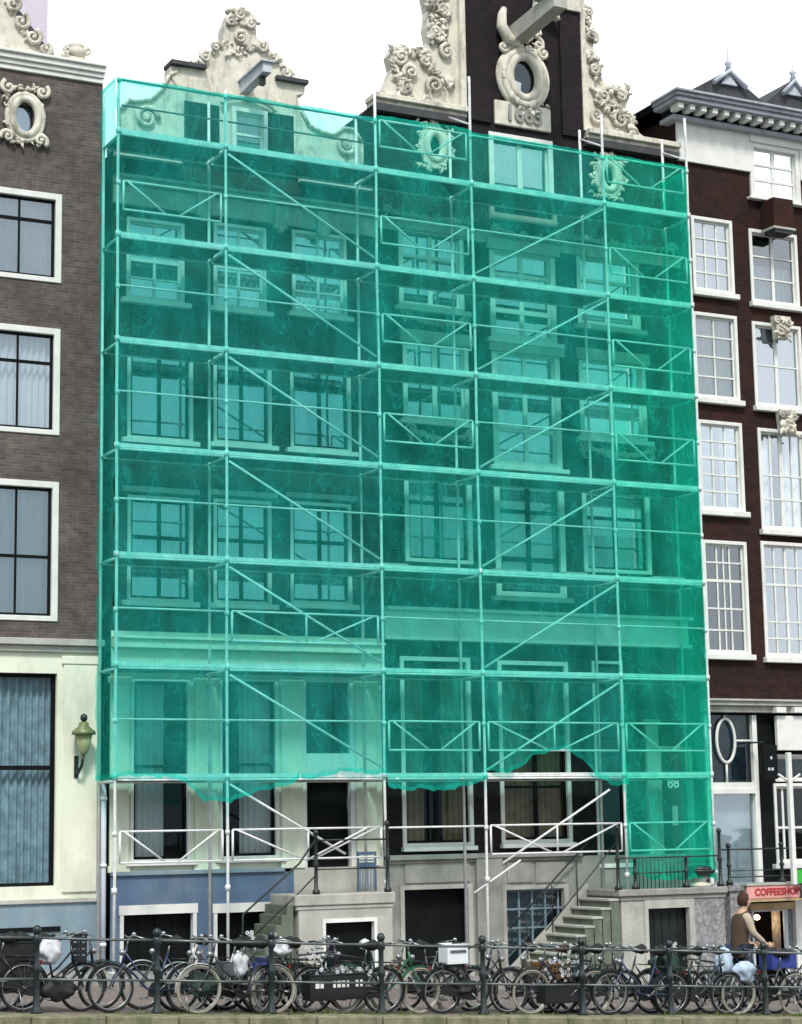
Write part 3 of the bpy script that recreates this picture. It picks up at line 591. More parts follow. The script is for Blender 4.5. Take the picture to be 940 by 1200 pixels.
z = U(500, 262, YF)[1]; MB().box(X20+.02, X21, YF-.06, YF-.002, z-.25, z).build('frieze_band', M['stone_pale'], h2)
# long cornices under the gable
for a, b, e, f in ((X20-.02, 8.05, -.03, 0), (11.05, X21+.02, 0, .03)): MB().box(a, b, YF-.12, YF+.3, zw2, zw2+.1).box(a+e, b+f, YF-.22, YF+.3, zw2+.1, zw2+.22).build('coping', M['stone_white'], h2, bevel=.012)
for a, b in ((X20-.02, 8.0), (11.0, X21)): MB().box(a, b, YF-.18, YF-.002, zw2-.16, zw2-.002).build('dark_cornice', M['lead'], h2)
SX0, SX1 = U(545, 60, YF)[0], U(680, 80, YF)[0]
sh = MB().box(SX0, SX1, YF-.02, YF+.5, zw2-.35, 22.4).build('neck_gable', M['brick_dark'], h2)
mb = MB(); mb.box(SX0+.0, SX0+.55, YF-.09, YF-.021, zw2-.0, 22.2); mb.box(SX1-.55, SX1-.03, YF-.09, YF-.021, zw2, 22.2); mb.build('brick_pilaster', M['brick_dark'], sh)
mb = MB(); x0, x1, a, b = PR(647, 676, -8, 14, YF); mb.box(x0, x1, YF-.16, YF-.092, a, 22.6); mb.box(SX0, SX0+.55, YF-.16, YF-.092, a-.0, 22.6); mb.box(SX0-.2, SX1+.2, YF-.3, YF+.5, 22.4, 22.75); mb.build('capital', M['stone_white'], sh)
mb = MB().prism([(SX0-.25, 22.75), (SX1+.25, 22.75), ((SX0+SX1)/2, 23.7)], YF-.25, YF+.5); mb.build('pediment', M['stone_white'], sh)
# oval window with carved frame on the neck
ox, oz = U(611, 93, YF); mb = MB(); rg = random.Random(21)
n = 28
for (rx, rz, r_, yy) in [(.36, .47, .1, YF-.12), (.50, .60, .1, YF-.09), (.6, .66, .07, YF-.06)]:
    mb.tube([(ox+rx*math.cos(6.283*k/n), yy, oz+rz*math.sin(6.283*k/n)) for k in range(n)], r_, 8, closed=True)
for k in range(10): a = rg.uniform(0, 6.28); mb.ell((ox+.52*math.cos(a), YF-.16, oz+.62*math.sin(a)), .06, .05, .1, 8, 5)
for sx in (-1, 1):
    curl(mb, ox+sx*.5, oz+.62, YF-.12, .15, .055, 1.3, sx, 1.5); curl(mb, ox+sx*.38, oz+.82, YF-.12, .13, .05, 1.2, -sx, 1.5)
leafy(mb, ox-.4, oz+.72, ox+.4, oz+.72, YF-.1, 30, .15, rg); leafy(mb, ox-.3, oz+.95, ox+.35, oz+1.0, YF-.1, 26, .16, rg); leafy(mb, ox-.25, oz-.72, ox+.25, oz-.72, YF-.1, 12, .13, rg)
ow = mb.build('oval_window', M['stone_white'], sh)
MB().prism([(ox+.33*math.cos(k*.2618), oz+.44*math.sin(k*.2618)) for k in range(24)], YF-.05, YF-.045).build('pane', M['glass_dim'], ow)
MB().prism([(ox+.35*math.cos(k*.2618), oz+.46*math.sin(k*.2618)) for k in range(24)], YF-.043, YF-.03).build('painted_dark_opening', M['dark'], ow)  # flat disc on solid wall, painted dark as an unlit opening
mb = MB(); mb.tube([(ox-.32, YF-.1, oz-.02), (ox-.02, YF-.1, oz-.43)], .03, 6); mb.prism([(ox-.32, oz-.05), (ox-.05, oz-.12), (ox-.08, oz-.42), (ox-.25, oz-.3)], YF-.075, YF-.06); mb.build('shutter', M['bluegrey_wood'], ow)
x0, x1, a, b = PR(578, 643, 122, 154, YF)
pl = MB().box(x0, x1, YF-.1, YF-.022, a+.05, b-.03).build('carved_plaque', M['stone_white'], sh, bevel=.015)
textmesh('1663', .5, 'carved_date', M['stone_grey'], pl, Matrix.Translation(((x0+x1)/2, YF-.12, (a+b)/2+.01)) @ FACE @ Matrix.Scale(.93, 4, (1, 0, 0)), .03)
mb = MB(); leafy(mb, x0+.05, b, x1-.05, b, YF-.08, 12, .09, rg); mb.build('relief', M['carved'], pl)
# curled fin and hoist beam under its little roof
mb = MB(); X, Z = U(588, 35, YF); mb.tube([(X-.02, YF-.15, Z+.42), (X-.1, YF-.2, Z+.25), (X-.12, YF-.2, Z), (X+.05, YF-.2, Z-.28), (X+.3, YF-.15, Z-.3)], [.07, .1, .12, .13, .1], 8)
mb.build('carved_bracket', M['stone_white'], sh)
X, Z = U(634, 20, YF); mb = MB().prism([(X-.22, Z+.55), (X+.1, Z+.55), (X+.34, Z-.12), (X-.3, Z+.05)], YF-.3, YF-.095); mb.build('beam_support', M['stone_white'], sh, bevel=.03)
X, Z = U(606, 42, YF-.1); mb = MB()
mb.add([(X-.16, YF, Z-.18), (X+.16, YF, Z-.18), (X+.16, YF, Z+.2), (X-.16, YF, Z+.2), (X-.16, YF-1.9, Z-.05), (X+.16, YF-1.9, Z-.05), (X+.16, YF-1.9, Z+.3), (X-.16, YF-1.9, Z+.3)],
       [(0, 1, 2, 3), (7, 6, 5, 4), (0, 4, 5, 1), (1, 5, 6, 2), (2, 6, 7, 3), (3, 7, 4, 0)]); mb.box(X-.24, X+.24, YF-1.95, YF-1.2, Z+.31, Z+.36); mb.build('hoist_beam', M['stone_pale'], sh)
# claw stones
rg = random.Random(33)
cl = [([(440, 122), (441, 110), (452, 104), (458, 92), (463, 78), (459, 62), (464, 52), (478, 54), (490, 58), (502, 56), (506, 46), (503, 30), (505, 10), (500, -14), (512, -40), (545, -60), (545, 146), (440, 134)],
       [(470, 66, .17, 1), (482, 84, .18, -1), (500, 72, .2, 1), (478, 102, .15, 1), (510, 100, .2, -1), (512, 38, .17, -1), (520, 12, .17, 1), (524, 60, .17, 1), (500, 118, .15, 1)],
       [(462, 60, 505, 62, 40), (462, 80, 480, 110, 34), (506, 45, 510, -20, 50), (520, 50, 525, -20, 30), (445, 112, 475, 118, 14), (500, 70, 530, 100, 24)]),
      ([(680, 168), (680, 0), (690, 2), (696, 16), (692, 30), (700, 40), (698, 54), (705, 66), (706, 84), (712, 96), (724, 100), (736, 102), (741, 112), (736, 124), (744, 138), (750, 152), (762, 162), (768, 178)],
       [(690, 14, .13, -1), (694, 42, .15, 1), (697, 80, .15, -1), (708, 112, .17, 1), (728, 112, .15, -1), (728, 140, .2, 1), (742, 156, .15, -1), (700, 135, .17, -1)],
       [(686, 8, 697, 50, 36), (690, 60, 704, 92, 26), (712, 102, 738, 106, 26), (715, 120, 745, 145, 36), (720, 155, 758, 168, 20), (690, 100, 715, 130, 20)])]
for ps, cs, ls in cl:
    c = MB().prism([(U(x, y, YF)[0], max(U(x, y, YF)[1], zw2+.2)) for x, y in ps], YF+.08, YF+.4).build('claw_stone', M['stone_white'], h2, bevel=.02)
    mb = MB()
    for x, y, r_, dd in cs: X, Z = U(x, y, YF); curl(mb, X, Z, YF+.02, r_, .055, 1.4, dd, rg.uniform(0, 6))
    for a, b, c_, d, n_ in ls: p, q = U(a, b, YF), U(c_, d, YF); leafy(mb, p[0], p[1], q[0], q[1], YF+.05, n_, .17, rg)
    mb.build('carved_foliage', M['carved'], c)
MB().box(SX0-.14, SX0-.01, YF-.06, YF+.3, zw2+.2, 22.4).build('stone_edging', M['stone_white'], sh); MB().box(SX1+.01, SX1+.13, YF-.06, YF+.3, zw2+.2, 22.4).build('stone_edging', M['stone_white'], sh)
MB().prism([(X20, zw2-.1), (X21, zw2-.1), (X20+3.7, 21.0)], YF+.6, YF+9.9).build('roof', M['roof'], h2)
# ground floor of the dark house: cornice band, three tall windows, pilasters, door with number
zgf = U(620, 1000, YF)[1]; mb = MB(); zt = U(620, 722, YF)[1]; zm = U(620, 748, YF)[1]
mb.box(X20, X21-.25, YF-.16, YF-.002, zm-.05, zt); mb.box(X20, X21-.2, YF-.3, YF-.002, zt, zt+.07); mb.box(X20, X21-.2, YF-.22, YF-.002, zm-.13, zm-.05); mb.build('shop_cornice', M['white'], h2, bevel=.01)
gh = []
g1 = [(470, 553, 770, 992, 'pair', .09, ((.5, .09),), ((.33, .05), (.62, .06))), (585, 668, 775, 988, 'full', .09, ((.52, .09),), ((.3, .05), (.62, .06))), (697, 733, 775, 1012, 'none', .06, (), (.62,))]
for (a, b, c, d, cu, fr_, mv_, mh_) in g1:
    window(h2, PR(a, b, c, d, YF), YF, fr_, mv_, mh_, 'white', 'dark', cu, True, holes=gh, curm='curtain_beige', sillw=.09, siz=.03, glass='glass_low')
dr = PR(776, 808, 880, 1042, YF); gh.append((dr[0], dr[1], dr[2]-.1, dr[3]))
mb = MB(); mb.box(dr[0]-.1, dr[0], YF-.05, YF+.1, dr[2], dr[3]+.1); mb.box(dr[1], dr[1]+.1, YF-.05, YF+.1, dr[2], dr[3]+.1); mb.box(dr[0], dr[1], YF-.05, YF+.1, dr[3], dr[3]+.1)
D_ = mb.build('front_door', M['stone_pale'], h2)
D2 = MB().box(dr[0], dr[1], YF+.05, YF+.1, dr[2], dr[3]).build('leaf', M['iron_green'], D_)
X, Z = U(790, 918, YF); textmesh('88', .3, 'house_number', M['white'], D_, Matrix.Translation((X, YF+.035, Z)) @ FACE)
X, Z = U(792, 953, YF); MB().box(X-.07, X+.07, YF+.02, YF+.05, Z-.25, Z+.15).build('notice', M['white'], D_)
house_shell(h2, X20, X21, zgf-.5, zc2-.3+.001, gh, YF+.004, M['brick_dark'], 0, 'ground_floor_wall', .26)
mb = MB(); x0, x1, a, b = PR(758, 772, 850, 1040, YF); mb.box(x0, x1, YF-.08, YF-.0, a, b); mb.box(x0-.06, x1+.06, YF-.1, YF-.0, b, b+.12); mb.build('pilaster', M['stone_pale'], h2)
# grey stone base with cellar openings
zbt = U(560, 1000, YF)[1]; bh2 = []; YB3 = YF-.1
for i, (a, b, c, d) in enumerate([(472, 551, 1040, 1150), (592, 664, 1040, 1150)]):
    rc = PR(a, b, c, d, YB3); rc = (rc[0], rc[1], -.8, rc[3]); bh2.append(rc)
    mb = MB(); mb.box(rc[0]-.05, rc[0]+.04, YB3-.03, YB3+.1, rc[2], rc[3]+.05); mb.box(rc[1]-.04, rc[1]+.07, YB3-.03, YB3+.1, rc[2], rc[3]+.05); mb.box(rc[0]+.04, rc[1]-.04, YB3-.03, YB3+.1, rc[3]-.03, rc[3]+.05)
    F_ = mb.build('cellar_window', M['stone_pale'], h2)
    if i:
        mb = MB()
        for k in range(5): x = rc[0]+.1+(rc[1]-rc[0]-.2)*k/4; mb.box(x-.018, x+.018, YB3+.12, YB3+.15, rc[2], rc[3])
        for k in range(6): z = rc[3]-.05-k*.37; mb.box(rc[0], rc[1], YB3+.115, YB3+.145, z-.018, z+.018)
        mb.build('glazing_bars', M['blue_pale'], F_); MB().quad((rc[0], YB3+.16, rc[2]), (rc[1], YB3+.16, rc[2]), (rc[1], YB3+.16, rc[3]), (rc[0], YB3+.16, rc[3])).build('pane', M['glass'], F_)
        MB().box(rc[0], rc[1], YB3+.5, YB3+.52, rc[2], rc[3]).build('backing', M['curtain_grey'], F_)
    else: MB().box(rc[0], rc[1], YB3+.22, YB3+.24, rc[2], rc[3]).build('shutter', M['dark'], F_)  # near-black sheet across the open cellar, its shade put into colour
house_shell(h2, X20, X21, -1.2, zbt-.1, bh2, YB3, M['stone_grey'], 0, 'base_wall', .3)
mb = MB(); mb.box(X20, 10.3, YB3-.12, YF+.02, zbt-.1, zbt+.0); mb.box(X20, 10.3, YB3-.05, YB3+.02, zbt-.17, zbt-.1); mb.build('base_ledge', M['stone_grey'], h2, bevel=.01)
for (a, b) in [(474, 550), (594, 624), (627, 662)]:
    x0, x1, c, d = PR(a, b, 1010, 1034, YB3); MB().box(x0, x1, YB3-.03, YB3-.002, c, d).build('stone_panel', M['stone_grey'], h2)
x0, x1, _, _ = PR(557, 587, 1010, 1100, YB3); MB().box(x0, x1, YB3-.1, YB3-.002, -.8, zbt-.1).build('pilaster', M['stone_grey'], h2)

rear(h2, X20+.01, X21-.01, -1.2, zc2-.3, YF, M['interior'])
# ---- very dark brick house with shop (right edge)
X30, X31 = 13.5, 20.5
h3 = thing('brick_house', 'dark red-brown brick house above a shop at the right edge', 'house', (17, YF, 0))
holes = []; zs3 = U(880, 820, YF)[1]; ztp = U(870, 200, YF)[1]
g12 = dict(mv=(.33, .66), bar=.035)
dcol = U(907, 310, YF)[0]-U(835, 300, YF)[0]
A = [(811, 859, 256, 343, 'full', dict(mv=(.33, .66), mh=(.25, (.5, .05), .75))), (813, 865, 368, 468, 'full', dict(mv=(.5,), mh=(.25, .5, .75))), (819, 871, 494, 599, 'full', dict(mv=(.33, .66), mh=(.2, .4, (.6, .06), .8))), (825, 877, 634, 767, 'half', dict(mv=(.33, (.5, .03), .66), mh=(.2, .4, (.66, .06), .83)))]
B = [(879, 935, 272, 357, 'full', dict(mv=((.5, .08),), mh=(.33, .66))), (883, 940, 380, 478, 'full', dict(mv=((.5, .08),), mh=(.5,))), (890, 946, 504, 622, 'full', dict(mv=((.5, .09), .25, .75), mh=(.3, .55))), (894, 954, 636, 771, 'full', dict(mv=((.5, .06), .25, .75), mh=(.15, .3, (.64, .05), .8)))]
for i, L_ in enumerate((A, B)):
    for j, (a, b, c, d, cu, kw) in enumerate(L_):
        rc = PR(a, b, c, d, YF)
        if i == 0: rc = (max(rc[0], X30+.08), rc[1], rc[2], rc[3])
        kw2 = dict(kw); kw2.setdefault('bar', .035)
        window(h3, rc, YF, .08, sash='white' if not (i == 0 and j == 3) else 'white', cur=[cu, 'top', 'pair', 'half', cu, 'pair', 'full', 'half'][(j+i*3) % 8] if not (i == 0 and j in (1, 3)) else ('full' if (i, j) != (0, 3) else 'none'), glass=['glass_sky', 'glass', 'glass_sky', 'glass'][(i+j) % 4], curm='curtain' if (i+j) % 2 else 'curtain_skytint', holes=holes, sillw=.12, siz=.06, **kw2)
        if i == 1:
            for k in (1, 2): window(h3, (rc[0]+k*1.9, rc[1]+k*1.9, rc[2], rc[3]), YF, .08, cur=cu, holes=holes, sillw=.12, siz=.06, **kw2)
rc = PR(878, 936, 172, 236, YF); window(h3, rc, YF-.03, .12, ((.5, .1),), (.33, .66), 'white', 'white', 'full', True, holes=holes, sillw=.06)
house_shell(h3, X30, X31, zs3, ztp+1.1, holes, YF, M['brick_red'])
x0, _, z0_, z1_ = PR(806, 876, 168, 198, YF); zf0 = U(840, 196, YF)[1]; zf1 = U(840, 152, YF)[1]
mb = MB(); mb.box(X30-.03, rc[0], YF-.08, YF-.002, zf0, zf1); mb.box(rc[0]-.001, rc[1]+.12, YF-.11, YF-.002, rc[3]+.0, zf1); mb.box(rc[1], X31, YF-.08, YF-.002, zf0, zf1); mb.build('frieze', M['white'], h3)
mb = MB(); mb.box(X30-.25, X31, YF-.25, YF+.3, zf1, zf1+.1)
mb.box(X30-.4, X31, YF-.62, YF+.3, zf1+.28, zf1+.38); mb.box(X30-.44, X31, YF-.68, YF+.3, zf1+.38, zf1+.46); mb.box(X30-.48, X31, YF-.74, YF+.3, zf1+.46, zf1+.52)
mb.build('cornice', mat('grey_cornice_paint', (.36, .38, .43), .6, .15, 3, .2, dirt=(.15, .16, .18), dirtamt=.6), h3, bevel=.012)
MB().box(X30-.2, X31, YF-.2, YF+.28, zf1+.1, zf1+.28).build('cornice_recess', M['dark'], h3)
for k in range(22):
    x = X30-.3+k*.31
    MB().box(x, x+.15, YF-.54, YF-.2, zf1+.13, zf1+.28).build('modillion', M['white'], h3, bevel=.02)
zr = zf1+.52
MB().box(X30-.35, X31, YF-.2, YF+9.9, zr, zr+.02).build('flat_roof', M['lead'], h3)
def pedi(px, py, wpx, hgt, nm, lab=None):
    X, Z = U(px, py, YF); wd = wpx
    mb = MB().prism([(X-wd, zr), (X+wd, zr), (X, zr+hgt)], YF-.35, YF+2.5); p = mb.build(nm, M['roof'], h3)
    mb = MB(); mb.tube([(X-wd*.35, YF-.45, zr+hgt*.52), (X, YF-.45, zr+hgt*.95), (X+wd*.35, YF-.45, zr+hgt*.52)], .06, 6); mb.prism([(X-.22, zr+hgt*.55), (X+.22, zr+hgt*.55), (X, zr+hgt*.9)], YF-.42, YF-.36)
    mb.lathe(X, YF-.4, [(.1, zr+hgt*.9), (.05, zr+hgt+.1), (.09, zr+hgt+.16), (.03, zr+hgt+.22), (.015, zr+hgt+.5)], 8)
    mb.build('finial', M['bluegrey_wood'], p)
pedi(842, 98, 1.3, .78, 'dormer_roof'); pedi(918, 120, 1.0, .85, 'dormer_roof')
X, Z = U(934, 112, YF); mb = MB(); mb.ell((X+.15, YF-.5, Z-.1), .28, .12, .2, 10, 6); curl(mb, X-.1, Z-.05, YF-.55, .15, .05, 1.2, 1, 2); curl(mb, X+.3, Z-.05, YF-.55, .15, .05, 1.2, -1, 2); mb.build('carved_crest', M['stone_white'], h3)
# hoist beam block between right windows, carved keystones
x0, x1, a, b = PR(891, 914, 240, 273, YF); hb = MB().box(x0, x1, YF-.5, YF-.002, a, b).build('hoist_beam', M['brick_red'], h3); MB().box(x0-.03, x1+.03, YF-.52, YF-.002, a-.05, a-.001).build('iron_plate', M['stone_pale'], hb); MB().box(x0+.03, x1-.03, YF-.48, YF-.1, a-.13, a-.051).build('pulley', M['black'], hb)
rg = random.Random(4)
for (x, y, s_) in [(911, 388, .12), (917, 498, .17)]:
    X, Z = U(x, y, YF); mb = MB()
    mb.prism([(X-.22, Z+.3), (X+.22, Z+.3), (X+.16, Z-.22), (X-.16, Z-.22)], YF-.22, YF-.04)
    leafy(mb, X-.16, Z-.12, X+.16, Z-.12, YF-.22, 26, s_, rg); leafy(mb, X, Z+.15, X, Z-.1, YF-.22, 14, s_, rg); curl(mb, X-.16, Z+.18, YF-.22, .1, .04, 1.2, 1, 0); curl(mb, X+.16, Z+.18, YF-.22, .1, .04, 1.2, -1, 0); mb.build('keystone', M['carved'], h3)
# shop front
mb = MB(); zz = U(880, 828, YF)[1]; mb.box(X30, X31, YF-.3, YF-.002, zz, zz+.09); mb.box(X30, X31, YF-.2, YF-.002, zz-.14, zz); mb.box(X30, X31, YF-.35, YF-.002, zz+.09, zz+.14)
mb.build('shop_cornice', M['stone_pale'], h3, bevel=.01)
for x in (904, 925, 946):
    X, Z = U(x, 833, YF); MB().box(X-.13, X+.13, YF-.36, YF-.2, Z-.06, Z+.06).build('cornice_block', M['white'], h3)
sg = []; fz = U(870, 1050, YF)[1]
ra = PR(833, 886, 838, 918, YF); ra = (X30+.12, ra[1], ra[2], ra[3])
F_ = MB(); F_.box(ra[1]-.12, ra[1], YF-.06, YF+.1, fz+.15, ra[3]); F_.box(ra[0]-.06, ra[0]+.02, YF-.06, YF+.1, fz+.15, ra[3]); F_.box(ra[0]+.02, ra[1]-.12, YF-.06, YF+.1, ra[2]-.12, ra[2]+.02); F_.box(ra[0]+.02, ra[1]-.12, YF-.1, YF+.1, ra[2]-.22, ra[2]-.12)
F_ = F_.build('shop_window', M['white'], h3)
cx, cz = U(850, 868, YF); mb = MB(); n = 26
mb.tube([(cx+.24*math.cos(6.283*k/n), YF-.02, cz+.47*math.sin(6.283*k/n)) for k in range(n)], .035, 6, closed=True)
mb.tube([(cx, YF-.01, cz+.47), (cx, YF-.01, ra[3])], .025, 6); mb.tube([(cx, YF-.01, cz-.47), (cx, YF-.01, ra[2]+.02)], .025, 6); mb.tube([(cx+.24, YF-.01, cz), (ra[1]-.12, YF-.01, cz)], .025, 6)
mb.build('oval_tracery', M['white'], F_)
MB().quad((ra[0], YF+.04, ra[2]), (ra[1], YF+.04, ra[2]), (ra[1], YF+.04, ra[3]), (ra[0], YF+.04, ra[3])).build('pane', M['glass_dim'], F_)
MB().quad((ra[0], YF+.04, fz), (ra[1], YF+.04, fz), (ra[1], YF+.04, ra[2]-.2), (ra[0], YF+.04, ra[2]-.2)).build('pane', M['glass'], F_)
MB().box(ra[0], ra[1], YF+.22, YF+.24, ra[2], ra[3]).build('blind', M['curtain_grey'], F_)
MB().box(ra[0], ra[1], YF+.2, YF+.22, fz, ra[2]-.2).build('blind', mat('bluegrey_blind', (.36, .42, .45), .8, .15, 2), F_)
sg.append((ra[0], ra[1]-.1, fz+.02, ra[3]))
rb = PR(908, 960, 918, 1012, YF); window(h3, rb, YF, .07, ((.38, .12), .2), (.45,), 'white', 'white', 'none', True, holes=sg, glass='glass_dim', bar=.05)
rb2 = PR(908, 960, 884, 916, YF); window(h3, rb2, YF, .06, (), (), 'white', 'white', 'full', False, holes=sg, glass='glass_dim', curm='curtain_grey')
house_shell(h3, X30, X31, fz-.2, zs3+.001, sg, YF+.004, M['dark'], 0, 'shop_wall', .3)
x0, x1, a, b = PR(903, 975, 840, 880, YF); MB().box(x0, x1, YF-.25, YF-.15, a, b).build('sign_board', M['white'], h3, bevel=.01)
# lower shop with red sign
ls = []; ro = PR(884, 919, 1068, 1145, YF); ls.append((ro[0], ro[1], -.75, ro[3]))
house_shell(h3, X30, X31, -2, fz-.2+.001, ls, YF-.0, M['stone_mottled'], 0, 'base_wall', .4)
mb = MB(); mb.box(ro[0]-.06, ro[0], YF-.04, YF+.1, -.7, ro[3]+.06); mb.box(ro[1], ro[1]+.1, YF-.04, YF+.1, -.7, ro[3]+.06); mb.box(ro[0], ro[1], YF-.04, YF+.1, ro[3], ro[3]+.06)
F_ = mb.build('shop_door', M['bluegrey_wood'], h3)
x0, x1, a, b = PR(930, 944, 1054, 1150, YF); MB().box(x0, x1, YF-.12, YF-.002, -.8, b).build('pillar', M['white'], h3)
tan = mat('tan_wood', (.42, .3, .16), .6, .2, 3)
x0, x1, a, b = PR(876, 930, 1058, 1066, YF); MB().box(x0, x1, YF-.1, YF-.002, a, b).build('lintel', tan, h3)
lamp = bpy.data.materials.new('warm_bulb'); lamp.use_nodes = True; lb = lamp.node_tree.nodes['Principled BSDF']; lb.inputs['Emission Color'].default_value = (1, .6, .25, 1); lb.inputs['Emission Strength'].default_value = 6
X, Z = U(887, 1075, YF+.25); MB().ell((X, YF+.25, Z), .07, .07, .06).build('lamp', lamp, h3)
ld = bpy.data.lights.new('lamp_light', 'POINT'); ld.energy = 5; ld.color = (1, .62, .3); ld.shadow_soft_size = .06
lo = bpy.data.objects.new('lamp_light', ld); sc.collection.objects.link(lo); lo.location = (X+.25, YF+.3, Z-.12)
X, Z = U(910, 1080, YF+.6); MB().box(ro[0], ro[1]+.1, YF+1.2, YF+1.25, -.8, ro[3]+.2).build('inner_wall', mat('warm_wall', (.12, .04, .02), .8, .3, 2), h3)

rear(h3, X30+.01, X31-.01, -2, zs3, YF, M['interior'])
# ---------------------------------------------------------------- shop sign, hanging sign, awning post
red = mat('red_sign_paint', (.42, .02, .035), .45, .1, 3); pink = mat('pink_sign_face', (.66, .31, .29), .4, .08, 4)
x0, x1, a, b = PR(876, 950, 1037, 1053, YF-.9)
sgn = thing('shop_sign', 'long pink fascia sign with red lettering over the basement shop door', 'sign', ((x0+x1)/2, YF-.9, a))
MB().box(x0, x1, YF-.9, YF-.82, a, b).build('board', pink, sgn, bevel=.02)
MB().box(x0-.02, x1+.02, YF-.92, YF-.81, a-.05, a-.001).build('lower_trim', tan, sgn)
MB().box(x0-.02, x1+.02, YF-.92, YF-.81, b+.001, b+.05).build('upper_trim', M['stone_pale'], sgn)
textmesh('COFFEESHOP', .2, 'lettering', red, sgn, Matrix.Translation((U(911, 1045, YF-.9)[0], YF-.905, (a+b)/2)) @ FACE @ Matrix.Scale(.98, 4, (1, 0, 0)))
x0, x1, a, b = PR(893, 910, 873, 913, YF-.5)
hs = thing('hanging_sign', 'small black hanging sign with pale writing beside the white board', 'sign', (x0, YF-.5, a))
MB().box(x0, x1, YF-.55, YF-.5, a, b).build('board', M['dark'], hs, bevel=.01)
MB().tube([(x0+.02, YF-.525, b+.06), (x0+.02, YF, b+.06)], .02, 6).build('bracket', M['black'], hs)
for k, wds in enumerate(((.05,), (.05, .06))):
    for q, wd in enumerate(wds):
        xx = (x0+x1)/2+(.02 if k == 0 else -.05+.09*q); zz = a+(b-a)*(.62-.33*k); MB().box(xx-wd/2, xx+wd/2, YF-.556, YF-.5505, zz-.03, zz+.03).build('pale_mark', M['bluegrey_wood'], hs)
X, _ = U(927, 950, -.3); zt_ = U(927, 882, -.3)[1]; zb_ = U(925, 1037, -.3)[1]
ap = thing('awning_post', 'slim white post standing in front of the shop window at the right edge', 'post', (X, -.3, zb_))
MB().box(X-.05, X+.05, -.35, -.25, zb_, zt_).build('post', M['white'], ap, bevel=.01)
mb = MB(); mb.tube([(X-.28, -.3, zt_-.45), (X, -.3, zt_-.62)], .025, 6); mb.tube([(X+.28, -.3, zt_-.45), (X, -.3, zt_-.62)], .025, 6); mb.build('brace', M['white'], ap)
# wall lantern
X, _ = U(97, 880, YF-.3); za = U(97, 908, YF-.3)[1]; zb_ = U(97, 843, YF-.3)[1]
wl = thing('wall_lantern', 'old green-topped wall lantern on the cream pilaster of the grey brick house', 'lantern', (X, YF-.3, za))
brass = mat('weathered_copper', (.16, .2, .09), .5, .25, 8, metal=.3)
mb = MB(); mb.tube([(X-.06, YF-.06, za+.05), (X-.06, YF-.2, za+.02), (X-.02, YF-.32, za+.18), (X, YF-.35, za+.38)], .03, 8); mb.box(X-.1, X-.02, YF-.12, YF-.05, za-.05, za+.35); mb.build('bracket', M['black'], wl)
mb = MB(); Yl = YF-.35
mb.lathe(X, Yl, [(.05, za+.36), (.09, za+.42), (.17, za+.72), (.165, za+.72)], 6); mb.build('glass_body', mat('lantern_glass', (.28, .32, .16), .2, .1, 5), wl)
MB().lathe(X, Yl, [(.23, za+.72), (.22, za+.78), (.1, za+.87), (.09, za+.93), (.06, za+.95)], 6).build('copper_roof', brass, wl)
MB().lathe(X, Yl, [(.03, za+.95), (.07, za+1.0), (.06, za+1.07), (.01, za+1.1)], 8).build('finial', M['black'], wl)

X, Z = U(937, 1027, .1); gs = thing('green_notice', 'small green notice board at the right edge above the pink sign', 'sign', (X, .1, Z-.2))
MB().box(X-.12, X+.2, .08, .12, Z-.14, Z+.14).build('board', mat('green_board', (.04, .4, .05), .5, .1, 4), gs); MB().tube([(X+.04, .12, Z-.14), (X+.04, .12, Z-.45)], .02, 6).build('post', M['black'], gs)
# ---------------------------------------------------------------- stoops
def rail_post(mb, x, y, z, h, ball=True):
    mb.lathe(x, y, [(.075, z), (.075, z+.06), (.04, z+.1), (.035, z+h*.45), (.06, z+h*.5), (.035, z+h*.55), (.032, z+h-.06), (.05, z+h-.04)], 8)
    if ball: mb.ell((x, y, z+h+.02), .055, .055, .065, 8, 6)
YS = -.2
s1 = thing('stoop', 'pale stone stoop with a cellar opening in front of the cream ground floor', 'stoop', (4.4, .4, GZ(4)))
sx0, sx1 = 3.38, 5.42; sz = 1.83
mb = MB().box(sx0, sx1, YS-.05, YF-.2, sz-.2, sz); mb.box(sx0+.03, sx1-.03, YS-.02, YF-.2, sz-.28, sz-.2); mb.build('landing', M['stone_pale'], s1, bevel=.015)
op = PR(378, 442, 1078, 1150, YS)
mb = MB(); mb.box(sx0+.08, op[0], YS, YF-.2, -.2, sz-.28); mb.box(op[1], sx1-.05, YS, YF-.2, -.2, sz-.28); mb.box(op[0], op[1], YS, YF-.2, op[3]+.03, sz-.28); mb.box(op[0], op[1], YF-.5, YF-.3, -.2, op[3]+.03); mb.build('base', M['stone_pale'], s1)
mb = MB(); mb.box(op[0], op[0]+.06, YS-.03, YS+.1, -.1, op[3]+.03); mb.box(op[1]-.06, op[1], YS-.03, YS+.1, -.1, op[3]+.03); mb.box(op[0]+.06, op[1]-.06, YS-.03, YS+.1, op[3]-.04, op[3]+.03); cf = mb.build('cellar_door', M['white'], s1)
MB().box(op[0]+.06, op[1]-.06, YS+.14, YS+.17, -.1, op[3]-.04).build('leaf', M['dark'], cf)  # near-black sheet standing for the shade inside the opening
n = 7; gz = GZ(2.6)+.1
for i in range(n):
    z1 = sz-(sz-gz)*(i+1)/(n+1); x1 = sx0-.11*i; MB().box(x1-.13, x1-.001, YS+.05, YF-.25, gz-.4, z1).build('step', M['stair_stone'], s1, bevel=.01)
rl = thing('stoop_railing', 'dark iron railing with ball-topped posts on the pale stone stoop of the cream ground floor', 'railing', (4.4, YS, sz))
for x, hgt in ((U(372, 1050, YS)[0], 1.15), (U(456, 1040, YS)[0], 1.3)):
    mb = MB(); rail_post(mb, x, YS+.05, sz, hgt-.05); mb.build('post', M['black'], rl)
